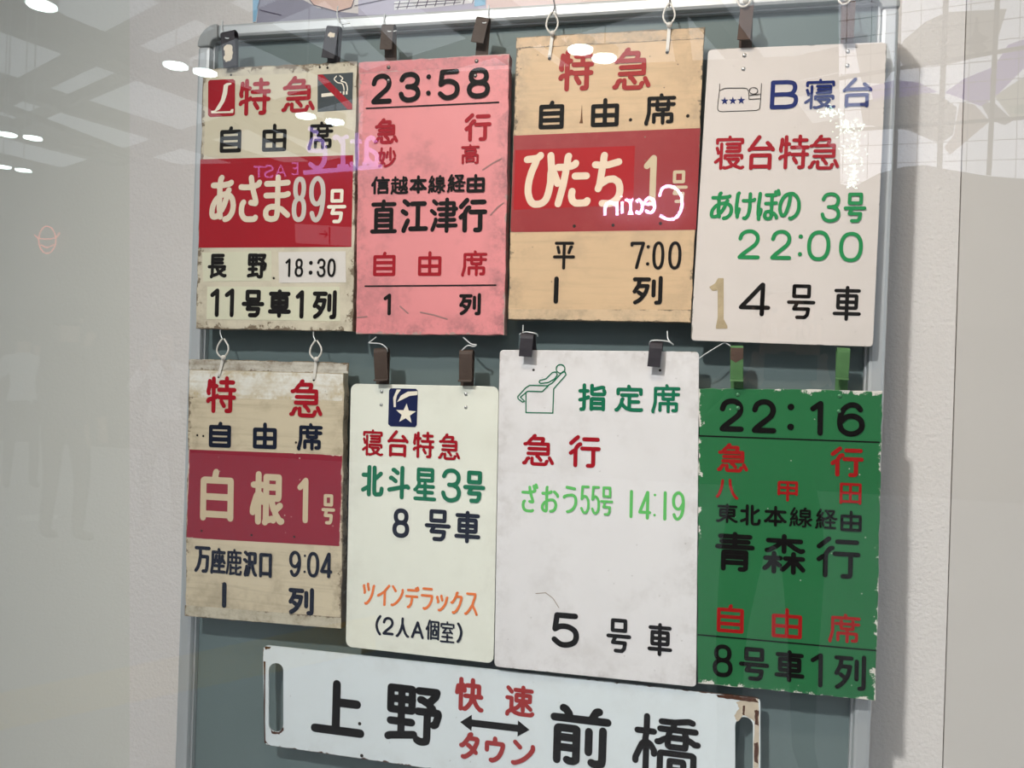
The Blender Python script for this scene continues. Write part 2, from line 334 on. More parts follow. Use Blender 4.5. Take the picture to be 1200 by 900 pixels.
# ------------------------------------------------------------------ lettering
GL = json.loads(r'''{"特":[[[61,16],[51,30]],[[35,46],[32,43],[22,41],[19,38],[4,35],[0,30]],[[21,99],[21,0]],[[5,76],[32,76]],[[71,65],[71,100]],[[49,88],[95,88]],[[99,42],[44,42]],[[85,64],[85,4],[84,2],[80,1],[71,1]],[[100,65],[42,65]],[[3,54],[1,59],[5,76],[6,91]]],
"急":[[[82,11],[80,10],[78,3],[74,0],[37,0],[31,1],[29,3],[29,20]],[[16,74],[18,79],[27,89],[32,91]],[[16,74],[6,70],[3,70]],[[90,23],[100,5]],[[86,54],[18,54]],[[60,14],[51,25],[46,28]],[[38,100],[34,98],[32,91]],[[17,20],[12,18],[5,4],[0,3]],[[62,72],[67,83],[68,88],[67,90],[34,90],[32,91]],[[16,74],[19,71],[85,71],[85,39],[85,37],[15,37]]],
"席":[[[56,90],[53,100]],[[60,2],[60,49]],[[78,6],[89,6],[92,8],[92,31],[90,32],[28,32],[28,6]],[[99,67],[21,67]],[[39,77],[39,50],[42,49],[79,49],[79,77]],[[100,89],[56,89],[9,89],[9,37],[5,19],[0,4],[1,0]]],
"あ":[[[35,80],[31,77],[35,80]],[[62,0],[75,2],[86,8],[94,15],[98,23],[100,33],[97,44],[93,50],[86,55],[67,61],[38,58],[32,53],[24,51],[14,44],[5,34],[1,25],[0,15],[2,9],[5,7],[12,6],[22,7],[38,12]],[[78,70],[74,67],[73,61],[69,58],[66,49],[57,34],[46,22],[38,19]],[[40,6],[34,28],[35,52],[35,78],[38,96],[43,100]],[[88,88],[81,85],[51,82],[34,82],[4,82]]],
"さ":[[[16,41],[9,37],[5,26],[6,14],[15,6],[27,1],[40,0],[71,0],[78,1],[83,4]],[[56,40],[81,38],[83,40],[81,47],[67,69],[65,77],[61,80],[55,100]],[[0,78],[17,77],[60,77],[95,83],[100,88]]],
"ま":[[[100,60],[83,57],[50,57],[0,57]],[[98,87],[50,85],[1,85]],[[100,10],[71,24],[55,26],[51,29],[42,30],[24,30],[10,27],[1,20],[1,10],[8,3],[26,0],[45,2],[51,8],[53,16],[53,100]]],
"長":[[[15,0],[16,4],[19,6]],[[81,65],[21,65]],[[81,82],[21,82]],[[55,16],[49,12],[28,7],[19,6]],[[66,21],[68,23],[88,36],[94,36]],[[85,100],[20,100],[20,6]],[[96,47],[0,47]],[[48,46],[49,38],[55,29],[61,23],[66,20],[69,16],[80,9],[91,5],[95,4],[100,6]]],
"野":[[[78,59],[78,9],[77,2],[71,0],[64,0],[58,3]],[[80,76],[94,91],[96,99],[60,99]],[[80,76],[82,72],[88,67],[89,59]],[[80,76],[74,78],[67,82],[64,82]],[[4,35],[47,35]],[[26,100],[26,9]],[[48,79],[4,79]],[[26,100],[47,100],[47,58],[4,58],[4,100],[26,100]],[[59,59],[99,59],[100,55],[97,44],[95,37],[91,35]],[[52,12],[4,6],[0,4]]],
"車":[[[96,90],[3,90]],[[87,54],[13,54]],[[100,17],[0,17]],[[49,0],[49,100]],[[13,54],[13,37],[14,35],[85,35],[87,37],[87,72],[86,74],[13,74],[13,54]]],
"列":[[[100,100],[100,7],[98,1],[85,0]],[[34,29],[38,31],[45,44],[48,56],[50,67]],[[34,29],[33,23],[27,16],[18,8],[4,0]],[[34,29],[17,41]],[[74,29],[74,86]],[[55,94],[0,94]],[[15,67],[51,67]],[[1,44],[15,68],[20,94]]],
"妙":[[[47,50],[54,78]],[[71,100],[71,35]],[[37,2],[42,0],[47,1],[68,10],[82,21],[87,28],[95,41],[98,42]],[[90,81],[100,57],[99,54]],[[34,15],[23,22],[20,28],[7,37],[4,41],[11,74],[13,78],[16,100]],[[2,1],[10,7],[21,22],[29,47],[33,74],[31,75],[0,75]]],
"高":[[[5,1],[5,44],[94,44],[96,42],[96,4],[93,1],[83,0]],[[51,89],[49,100]],[[20,72],[22,75],[80,75],[82,73],[82,59],[79,57],[22,57],[20,59],[20,72]],[[28,7],[28,28],[29,30],[70,30],[71,28],[71,12],[28,12]],[[100,89],[0,89]]],
"信":[[[62,99],[66,92],[65,88]],[[100,82],[32,82]],[[41,64],[90,64]],[[41,48],[91,48]],[[92,4],[39,4]],[[0,51],[1,57],[7,65],[13,68]],[[92,1],[92,31],[41,31],[39,29],[39,0]],[[15,0],[15,66],[13,69],[16,81],[25,100]]],
"越":[[[93,64],[84,42],[79,40]],[[92,89],[86,97]],[[52,33],[59,34],[64,37],[66,39],[67,43]],[[52,33],[47,24]],[[58,15],[62,15],[74,27],[79,29]],[[39,38],[24,38]],[[0,62],[41,62]],[[52,33],[52,79],[95,79]],[[39,85],[5,85]],[[23,12],[24,14],[24,60],[22,64],[22,100]],[[93,36],[96,31],[96,26],[92,18],[88,17],[86,18],[79,30],[79,39],[77,44],[74,59],[74,100]],[[7,46],[7,24],[0,2],[0,0]],[[7,23],[12,21],[17,13],[23,12],[25,7],[36,4],[44,2],[92,2],[100,7]]],
"本":[[[0,21],[2,21],[7,24],[24,43],[37,67],[39,75]],[[62,75],[64,65],[75,46],[90,28],[98,22],[100,22]],[[78,22],[22,22]],[[51,100],[51,0]],[[98,75],[3,75]]],
"線":[[[60,36],[58,28],[52,17],[42,8],[39,8]],[[20,66],[24,68],[31,79],[30,85]],[[20,66],[18,59],[10,47],[8,41]],[[0,2],[2,4],[6,24]],[[20,99],[7,73],[6,66]],[[93,71],[49,71]],[[100,40],[95,40],[85,31],[81,29]],[[32,14],[32,16],[29,28]],[[97,8],[92,11],[85,19],[82,24],[81,29]],[[81,29],[73,33]],[[67,89],[69,99],[72,100]],[[20,7],[18,24]],[[29,56],[33,38],[32,34]],[[72,54],[92,54],[92,88],[50,88],[49,86],[49,54],[72,54]],[[20,66],[4,66]],[[61,0],[70,1],[72,4],[72,30],[73,34],[72,54]],[[3,36],[4,39],[7,40],[31,43]],[[64,38],[60,37],[45,37]]],
"経":[[[22,100],[8,74],[7,67]],[[20,26],[22,5]],[[7,24],[4,4],[0,0]],[[32,29],[36,12]],[[91,32],[49,32]],[[70,4],[70,47]],[[54,95],[54,86],[68,66],[82,56],[91,52],[95,51],[100,53]],[[41,52],[45,51],[48,52],[72,66],[85,83],[87,88],[88,93],[87,95],[45,95]],[[44,3],[95,3]],[[22,67],[19,68],[5,67]],[[31,57],[35,40]],[[9,42],[11,48],[20,60],[21,66],[25,69],[32,82]],[[33,44],[9,41],[5,40],[4,37]]],
"直":[[[83,54],[17,54]],[[17,37],[83,37]],[[83,19],[17,19]],[[100,0],[0,0]],[[45,73],[49,100]],[[3,90],[96,90]],[[17,0],[17,72],[45,72],[83,72],[83,0]]],
"江":[[[7,100],[21,91],[22,89]],[[15,58],[0,66]],[[5,0],[5,2],[22,34]],[[65,91],[65,6]],[[34,6],[100,6]],[[39,91],[93,91]]],
"津":[[[8,96],[20,87]],[[14,55],[0,65]],[[4,4],[17,32],[17,37]],[[99,17],[27,17]],[[93,35],[33,35]],[[62,0],[62,100]],[[100,70],[28,70]],[[35,52],[89,52],[90,54],[90,88],[35,88]]],
"行":[[[96,93],[47,93]],[[0,78],[25,100]],[[81,60],[81,4],[79,1],[74,0],[62,0]],[[16,53],[9,50],[0,43]],[[41,60],[100,60]],[[34,75],[28,73],[19,61],[17,54],[17,0]]],
"ひ":[[[100,42],[100,44],[87,64],[80,68]],[[43,100],[41,98],[32,94],[0,92]],[[31,94],[28,85],[16,67],[9,51],[6,37],[6,24],[11,12],[18,4],[28,0],[43,0],[55,3],[63,8],[68,14],[73,25],[78,44],[78,64],[80,68],[76,99]]],
"た":[[[50,26],[48,17],[50,10],[53,6],[58,3],[64,1],[83,1],[97,2],[100,6]],[[58,58],[95,58]],[[35,100],[33,98],[31,82],[28,75],[27,67],[20,39],[5,0]],[[0,77],[26,77],[46,79],[56,82],[59,85]]],
"ち":[[[20,40],[51,50],[74,51],[92,45],[99,36],[100,26],[98,20],[95,15],[86,8],[67,1],[53,0],[32,1]],[[92,86],[51,80],[15,80],[0,81]],[[14,31],[20,40],[29,77],[32,82],[33,96],[35,100]]],
"平":[[[24,62],[17,84]],[[75,62],[84,84],[88,85]],[[50,100],[50,0]],[[100,45],[0,45]],[[7,100],[93,100]]],
"寝":[[[86,66],[42,66]],[[4,65],[9,51],[9,48]],[[48,28],[50,22],[62,10]],[[34,32],[34,41],[36,41],[94,41],[95,40],[95,32]],[[69,10],[72,7],[89,1],[95,1],[100,3]],[[69,10],[62,10]],[[0,20],[13,29],[20,30]],[[62,10],[60,7],[44,2],[35,0],[31,2]],[[50,93],[49,100]],[[39,78],[85,78],[86,76],[86,55],[84,54],[39,54]],[[20,0],[20,78]],[[4,81],[4,90],[5,92],[50,92],[94,92],[95,90],[95,81]],[[43,29],[81,29],[83,27],[81,23],[71,13],[69,10]]],
"台":[[[90,66],[87,73],[76,81]],[[90,66],[96,64],[100,59]],[[40,100],[11,70],[8,62]],[[89,5],[10,5]],[[10,0],[10,39],[14,41],[88,41],[88,0]],[[0,59],[6,63],[86,63],[90,66]]],
"け":[[[15,37],[10,21],[5,18]],[[75,97],[75,44],[72,25],[67,13],[59,4],[52,0],[44,1]],[[37,70],[73,70],[97,72],[100,75]],[[11,100],[5,95],[0,53],[0,29],[2,20],[5,17],[6,5]]],
"ぼ":[[[3,12],[9,17],[13,31],[13,34]],[[96,100],[100,88]],[[36,55],[64,55],[88,57]],[[92,5],[91,10],[87,14],[77,21],[69,23],[62,27],[51,27],[39,25],[34,19],[33,10],[37,4],[47,1],[61,3],[66,9],[66,84]],[[83,96],[86,87],[85,85],[37,85]],[[3,0],[3,12],[1,15],[0,21],[0,48],[6,90]]],
"の":[[[54,2],[58,0],[63,1],[81,10],[91,20],[98,33],[100,46],[98,67],[92,80],[81,92],[65,100],[50,100],[35,97],[25,92],[15,83],[4,66],[0,52],[0,37],[4,24],[11,14],[18,12],[28,16],[36,29],[45,52],[50,75],[52,100]]],
"白":[[[0,8],[100,8]],[[0,46],[100,46]],[[46,100],[40,82]],[[0,0],[0,80],[3,82],[100,82],[100,1]]],
"根":[[[89,74],[46,74]],[[94,36],[77,26]],[[46,4],[68,8],[71,5]],[[33,78],[2,78]],[[19,1],[19,100]],[[0,20],[1,29],[12,54],[19,60],[26,58],[32,47],[32,43]],[[65,51],[66,44],[69,35],[73,27],[76,26],[79,18],[93,5],[96,3],[100,4]],[[43,0],[46,5],[46,95],[89,95],[89,54],[87,51],[46,51]]],
"万":[[[56,0],[74,0],[79,1],[81,5],[86,20],[89,63],[33,63]],[[1,100],[100,100]],[[0,1],[7,6],[17,17],[27,37],[34,64],[34,100]]],
"座":[[[47,47],[37,57],[32,59]],[[81,59],[85,57],[99,45]],[[55,100],[59,88]],[[1,0],[0,6],[8,35],[8,88],[99,88]],[[25,30],[93,30]],[[59,5],[59,75]],[[17,5],[100,5]],[[16,44],[21,44],[26,50],[32,59],[35,73],[37,74]],[[59,45],[69,45],[72,48],[81,59],[84,73]]],
"鹿":[[[54,90],[52,100]],[[65,23],[73,24],[92,30],[98,30]],[[51,26],[27,26]],[[65,37],[65,8],[67,1],[74,0],[95,0],[97,3],[100,11]],[[65,90],[65,48]],[[36,90],[36,48]],[[27,1],[27,36]],[[9,48],[93,48],[95,50],[95,68],[93,70],[9,70]],[[0,2],[5,19],[9,38],[9,90],[98,90]],[[52,4],[23,0]]],
"沢":[[[24,91],[10,100],[6,100]],[[0,67],[5,67],[17,60]],[[8,0],[7,4],[22,34],[21,38]],[[66,58],[70,42],[79,22],[89,9],[97,3],[100,3]],[[29,2],[37,18],[42,37],[44,57],[44,96],[93,96],[93,59],[92,58],[44,58]]],
"口":[[[0,12],[100,12]],[[0,0],[0,98],[3,100],[100,100],[100,1]]],
"北":[[[0,16],[24,26],[32,27]],[[1,71],[32,71]],[[60,59],[69,61],[94,78]],[[100,23],[98,9],[94,3],[72,1],[66,2],[62,5],[60,20],[60,99]],[[32,100],[32,0]]],
"斗":[[[43,82],[24,92],[20,92]],[[33,54],[11,65],[7,64]],[[67,100],[67,0]],[[0,24],[94,38],[100,34]]],
"星":[[[20,63],[21,53],[18,43]],[[0,30],[4,30],[14,41],[18,43]],[[15,82],[87,82]],[[20,63],[16,63],[16,65],[16,100],[84,100],[87,99],[87,63],[20,63]],[[92,42],[20,42],[18,43]],[[51,1],[51,51]],[[88,22],[16,22]],[[100,0],[2,0]]],
"ツ":[[[49,70],[40,95],[41,100]],[[18,2],[26,0],[36,4],[54,16],[69,30],[81,45],[88,61],[97,90],[100,92]],[[1,91],[0,87],[11,60],[8,54]]],
"イ":[[[61,68],[50,65],[23,53],[0,46]],[[61,0],[61,69],[64,73],[100,100]]],
"ン":[[[100,85],[100,73],[95,64],[85,49],[64,29],[49,18],[30,8],[7,0],[0,2]],[[34,77],[8,100]]],
"デ":[[[80,95],[86,84]],[[94,100],[100,89]],[[13,85],[70,85]],[[47,54],[47,37],[41,19],[35,11],[26,3],[22,0],[15,0]],[[91,54],[0,54]]],
"ラ":[[[0,66],[98,66],[100,64],[98,54],[95,45],[85,31],[75,21],[59,10],[39,2],[31,0],[21,3]],[[15,100],[94,100]]],
"ッ":[[[0,91],[9,65],[8,59]],[[100,97],[93,91],[91,79],[81,55],[64,28],[46,11],[27,0],[15,1]],[[38,100],[46,75],[45,69]]],
"ク":[[[59,100],[53,98],[49,90],[46,81]],[[0,50],[9,50],[14,52],[29,65],[41,79],[46,81]],[[46,81],[98,81],[100,76],[97,65],[83,39],[64,20],[50,10],[33,2],[27,0],[18,2]]],
"ス":[[[12,100],[82,100],[83,97],[82,87],[63,52],[61,44]],[[0,1],[6,0],[21,10],[40,26],[55,41],[61,44]],[[100,0],[85,20],[61,44]]],
"人":[[[100,1],[97,1],[91,4],[75,18],[62,39],[53,63],[49,66]],[[0,0],[4,0],[15,9],[26,21],[38,41],[45,63],[49,66]],[[48,66],[48,88],[49,100]]],
"個":[[[0,51],[1,56],[7,64],[14,68]],[[38,7],[100,7]],[[69,49],[56,48],[56,24],[83,24],[83,49],[69,49]],[[69,82],[69,49]],[[88,69],[51,69]],[[100,1],[100,94],[40,94],[38,92],[38,0]],[[27,100],[24,99],[17,82],[14,68],[16,65],[16,0]]],
"室":[[[48,100],[51,89]],[[39,68],[36,62],[24,52],[21,46]],[[98,76],[98,87],[97,89],[4,89],[1,88],[1,76]],[[100,0],[0,0]],[[50,0],[50,36]],[[10,24],[89,24]],[[13,70],[87,70]],[[69,60],[75,55],[78,50],[83,48],[87,44]],[[15,44],[21,46],[31,45],[74,48],[77,50]]],
"指":[[[48,83],[63,85],[88,92],[95,91]],[[95,25],[47,25]],[[95,5],[47,5]],[[34,51],[32,48],[19,45],[16,42],[0,39]],[[48,99],[48,68],[49,65],[52,63],[95,63],[98,65],[100,72],[97,79]],[[17,100],[17,8],[15,1],[5,0]],[[31,76],[0,76]],[[95,1],[95,44],[50,44],[47,42],[47,1]]],
"定":[[[53,87],[49,100]],[[88,35],[52,35]],[[52,63],[52,4]],[[82,63],[22,63]],[[97,69],[97,87],[54,87],[8,87],[7,85],[7,69]],[[20,25],[25,23],[29,17],[39,8],[55,2],[70,1],[97,1],[100,2]],[[26,46],[23,44],[20,25],[18,23],[13,12],[4,0],[0,0]]],
"ざ":[[[14,37],[8,34],[4,22],[6,13],[12,6],[26,1],[37,0],[65,0],[73,3]],[[93,100],[100,90]],[[49,90],[53,73],[57,69],[59,62],[71,42],[73,36],[70,34],[50,36]],[[78,95],[84,85],[86,77],[83,75],[47,70],[0,70]]],
"お":[[[77,82],[98,69],[100,63]],[[57,82],[54,79],[39,76],[14,74],[1,74]],[[30,100],[28,97],[28,5],[23,0],[14,1],[4,6],[0,12],[0,20],[4,27],[15,36],[26,40],[29,44],[52,48],[68,48],[78,44],[85,38],[89,28],[88,20],[83,11],[78,6],[68,2],[55,0]]],
"う":[[[0,58],[4,62],[31,67],[67,69],[85,65],[94,60],[98,54],[100,45],[97,31],[86,18],[75,11],[59,5],[41,1],[30,0]],[[23,100],[87,95]]],
"八":[[[63,100],[65,73],[73,42],[79,26],[88,12],[95,3],[100,0]],[[0,6],[10,23],[18,46],[23,67],[26,97]]],
"甲":[[[0,70],[100,70]],[[50,0],[50,100]],[[100,40],[0,40]],[[0,33],[0,98],[3,100],[100,100],[100,34]]],
"田":[[[49,100],[49,8]],[[100,54],[0,54]],[[99,8],[0,8]],[[100,0],[100,99],[98,100],[0,100],[0,0]]],
"東":[[[58,33],[63,25],[80,12],[96,3],[100,4]],[[0,5],[6,3],[17,9],[34,21],[44,33]],[[97,90],[6,90]],[[88,54],[16,54]],[[51,100],[51,0]],[[58,33],[45,33],[41,35],[16,35],[16,72],[87,72],[87,36],[61,36],[58,33]]],
"青":[[[83,18],[18,18]],[[83,34],[18,34]],[[93,93],[8,93]],[[88,78],[12,78]],[[50,64],[50,100]],[[18,0],[18,46],[20,48],[82,48],[82,3],[77,0],[66,0]],[[0,63],[100,63]]],
"森":[[[42,85],[39,79],[30,71],[11,60],[5,59]],[[58,86],[62,79],[78,67],[94,59],[99,61]],[[50,57],[50,100]],[[99,38],[80,38],[71,33],[56,15],[48,7],[46,7]],[[39,18],[21,30],[16,27],[8,15],[0,8]],[[2,37],[22,38],[41,38]],[[24,51],[24,40],[22,34],[24,25],[24,0]],[[75,0],[75,51]],[[100,8],[77,34],[68,38],[54,38]],[[8,87],[40,87],[44,85],[60,87],[93,87]]],
"上":[[[46,61],[91,61]],[[46,1],[46,100]],[[100,0],[0,0]]],
"快":[[[16,82],[22,82],[25,80],[30,67],[30,62]],[[0,54],[4,77]],[[63,43],[60,45],[34,45]],[[16,100],[16,0]],[[40,81],[88,81],[88,45]],[[100,2],[94,2],[82,12],[76,20],[63,44],[63,100]],[[29,1],[35,1],[46,11],[56,24],[60,38],[66,45],[98,45]]],
"速":[[[3,95],[17,81]],[[1,0],[2,6],[10,13],[17,16]],[[0,59],[17,59],[17,16]],[[17,16],[32,8],[50,4],[91,4],[95,5],[100,9]],[[95,89],[31,89]],[[62,17],[62,100]],[[92,24],[74,39],[65,43],[57,51],[36,51],[36,70],[38,72],[89,72],[89,51],[66,51],[55,42],[40,27],[32,22],[28,23]]],
"タ":[[[60,100],[52,97],[48,91],[47,82]],[[43,51],[45,52],[54,47],[92,23]],[[0,49],[7,49],[14,54],[26,64],[41,80],[45,82],[97,82],[100,79],[97,65],[79,35],[61,20],[40,7],[23,0],[12,1]]],
"ウ":[[[50,100],[50,78]],[[27,2],[34,0],[48,4],[64,12],[78,23],[92,44],[100,66],[100,76],[97,78],[2,78],[0,76],[0,47]]],
"前":[[[71,81],[73,88],[79,98],[84,99]],[[43,44],[7,44]],[[28,81],[28,90],[22,98],[17,100]],[[66,21],[66,60]],[[72,2],[76,0],[82,0],[91,2],[92,9],[92,64]],[[43,25],[7,25]],[[7,0],[7,60],[9,62],[41,62],[43,61],[43,3],[38,0],[30,0],[26,2]],[[100,81],[0,81]]],
"橋":[[[83,0],[91,1],[94,5],[94,37],[91,39],[41,39],[40,37],[40,0]],[[60,81],[62,94]],[[56,6],[56,26],[77,26],[78,24],[78,11],[56,11]],[[2,74],[29,74]],[[17,1],[17,53],[15,57],[17,75],[17,100]],[[0,20],[0,26],[10,51],[15,55],[18,55],[24,51],[30,41],[30,35]],[[39,81],[96,81]],[[91,96],[85,98],[62,94],[41,94]],[[35,58],[38,58],[45,63],[54,67],[80,67],[88,64],[95,59],[100,59]],[[55,80],[52,66],[52,53],[55,51],[80,51],[82,67],[78,80]]]}''')


def smooth_line(p, closed=False):
    n = len(p); out = []
    rng = n if closed else n - 1
    for i in range(rng):
        g = lambda k: p[k % n] if closed else p[max(0, min(n - 1, k))]
        p0, p1, p2, p3 = g(i - 1), g(i), g(i + 1), g(i + 2)
        for t in (0, 0.25, 0.5, 0.75):
            out.append(tuple(0.5 * ((2 * p1[a]) + (p2[a] - p0[a]) * t + (2 * p0[a] - 5 * p1[a] + 4 * p2[a] - p3[a]) * t * t
                                    + (3 * p1[a] - p0[a] - 3 * p2[a] + p3[a]) * t ** 3) for a in (0, 1)))
    out.append(p[0] if closed else p[-1])
    return out


def oval(cx, cy, rx, ry, a0=0, a1=360, n=22, sq=0.86):
    o = []
    for i in range(n + 1):
        a = R(a0 + (a1 - a0) * i / n); c, s_ = math.cos(a), math.sin(a)
        o.append((cx + rx * math.copysign(abs(c) ** sq, c), cy + ry * math.copysign(abs(s_) ** sq, s_)))
    return o


six = [(92, 84), (76, 97), (48, 100), (18, 86), (3, 62), (0, 34), (10, 12), (38, 0), (68, 1), (94, 14), (100, 33), (90, 51), (62, 61), (30, 58), (5, 42)]
OWN = {
    '0': [oval(50, 50, 50, 50)],
    '1': [[(0, 82), (30, 88), (88, 100), (88, 0)]],
    '!': [[(50, 100), (50, 0)]],
    '2': [smooth_line([(2, 72), (12, 90), (38, 100), (68, 99), (90, 87), (96, 69), (84, 50), (50, 30), (18, 12), (2, 0)]), [(2, 0), (100, 0)]],
    '3': [smooth_line([(2, 80), (16, 95), (42, 100), (70, 98), (92, 86), (94, 70), (82, 57), (58, 52), (36, 52)]),
          smooth_line([(58, 52), (88, 43), (100, 26), (90, 8), (62, 0), (34, 0), (10, 9), (0, 24)])],
    '4': [[(82, 22), (0, 22), (76, 100), (78, 100), (78, 0)], [(78, 22), (100, 22)]],
    '5': [[(94, 100), (12, 100), (4, 52)], smooth_line([(4, 52), (28, 62), (62, 62), (92, 50), (100, 30), (90, 10), (60, 0), (30, 1), (2, 16)])],
    '6': [smooth_line(six)],
    '9': [smooth_line([(100 - a, 100 - b) for a, b in six])],
    '7': [[(0, 92), (0, 100), (100, 100), (70, 50), (45, 0)]],
    '8': [oval(50, 76, 42, 24, n=18), oval(50, 26, 50, 26, n=18)],
    'B': [[(0, 0), (0, 100), (60, 100)], smooth_line([(60, 100), (86, 95), (94, 76), (84, 56), (60, 51)]), [(0, 51), (60, 51)],
          smooth_line([(60, 51), (92, 44), (100, 26), (90, 6), (60, 0)]), [(60, 0), (0, 0)]],
    'A': [[(0, 0), (50, 100), (100, 0)], [(19, 34), (81, 34)]],
    '(': [smooth_line([(100, 100), (35, 80), (0, 50), (35, 20), (100, 0)])],
    ')': [smooth_line([(0, 100), (65, 80), (100, 50), (65, 20), (0, 0)])],
    '号': [[(20, 100), (80, 100), (80, 67), (20, 67), (20, 100)], [(0, 48), (100, 48)],
          [(36, 48), (22, 27), (80, 27), (76, 8), (66, 0), (36, 0)]],
    '自': [[(0, 0), (0, 84), (100, 84), (100, 0), (0, 0)], [(0, 56), (100, 56)], [(0, 28), (100, 28)], [(52, 100), (46, 84)]],
    '由': [[(0, 0), (0, 76), (100, 76), (100, 0), (0, 0)], [(0, 38), (100, 38)], [(50, 100), (50, 0)]],
    'E': [[(100, 100), (0, 100), (0, 0), (100, 0)], [(0, 52), (80, 52)]],
    'S': [smooth_line([(95, 84), (70, 98), (35, 99), (6, 85), (8, 64), (40, 53), (80, 42), (98, 24), (80, 4), (45, 0), (15, 4), (0, 18)])],
    'T': [[(0, 100), (100, 100)], [(50, 100), (50, 0)]],
    'a': [smooth_line([(12, 84), (35, 99), (65, 94), (78, 75), (78, 20), (88, 2), (100, 4)]),
          smooth_line([(78, 58), (40, 50), (4, 34), (4, 10), (28, 0), (58, 8), (78, 28)])],
    't': [[(0, 74), (100, 74)], smooth_line([(45, 100), (42, 60), (42, 20), (60, 2), (98, 8)])],
    'r': [[(0, 100), (35, 96), (35, 0)], [(0, 0), (70, 0)], smooth_line([(35, 72), (55, 92), (85, 100), (100, 90)])],
    'e': [smooth_line([(2, 58), (98, 60), (88, 88), (55, 100), (15, 86), (0, 50), (14, 14), (50, 0), (96, 16)])],
    "'": [[(0, 0), (100, 100)]],
    'C': [smooth_line([(100, 70), (84, 98), (40, 100), (6, 76), (0, 40), (22, 8), (60, 0), (100, 12)])],
    'o': [oval(50, 50, 50, 50, n=16, sq=1)],
    'c': [smooth_line([(96, 84), (50, 100), (6, 70), (6, 28), (50, 0), (98, 16)])],
    'i': [[(50, 70), (50, 0)], [(50, 98), (50, 100)]],
    'n': [[(0, 100), (0, 0)], smooth_line([(0, 66), (40, 98), (86, 86), (100, 50), (100, 0)])],
}
for k_, v_ in OWN.items(): GL[k_] = v_


DENSE = dict(zip('寝線経越鹿席急津信東橋星高特直個室妙', (.80, .72, .76, .76, .9, .88, .86, .84, .88, .86, .9, .88, .9, .92, .86, .85, .85, .9)))


def stroke_mesh(mb, strokes, width, depth0, step=4e-6, seg=10, solid=0.0):
    """round-ended strokes; points are world points on the sign face, each stroke a few microns proud of the last"""
    d = depth0
    for st in strokes:
        for i, p in enumerate(st):
            d -= step
            q = Vector((p.x, p.y + d, p.z))
            pts = [q + Vector((math.cos(2 * math.pi * j / seg) * width / 2, 0, math.sin(2 * math.pi * j / seg) * width / 2)) for j in range(seg)]
            mb.face(pts)
            if i + 1 < len(st):
                e = st[i + 1]; t = Vector((e.x - p.x, 0, e.z - p.z))
                if t.length < 1e-7: continue
                n = Vector((-t.z, 0, t.x)).normalized() * (width / 2)
                d -= step
                a = Vector((p.x, p.y + d, p.z)); b = Vector((e.x, e.y + d, e.z))
                mb.face([a - n, b - n, b + n, a + n])
    return d


def glyph_strokes(ch, cx, cy, w, h, sw, tilt, y=0.0, fn=None):
    """strokes of one character whose ink box is centred at pixel (cx, cy), w by h pixels"""
    fn = fn or W
    c = fn(cx, cy, y)
    ex = (fn(cx + w / 2, cy, y) - fn(cx - w / 2, cy, y)).x
    ez = (fn(cx, cy - h / 2, y) - fn(cx, cy + h / 2, y)).z
    sw = sw * DENSE.get(ch, 1.0)
    swm = sw * (fn(cx + 5, cy, y) - fn(cx - 5, cy, y)).length / 10
    ex = math.copysign(max(abs(ex) - abs(swm), 1e-5), ex); ez = max(ez - abs(swm), 1e-5)
    ct, st = math.cos(tilt), math.sin(tilt)
    out = []
    for s in GL[ch]:
        line = []
        for a, b in s:
            u, v = (a / 100 - 0.5) * ex, (b / 100 - 0.5) * ez
            line.append(Vector((c.x + u * ct - v * st, c.y, c.z + u * st + v * ct)))
        out.append(line)
    return out, swm


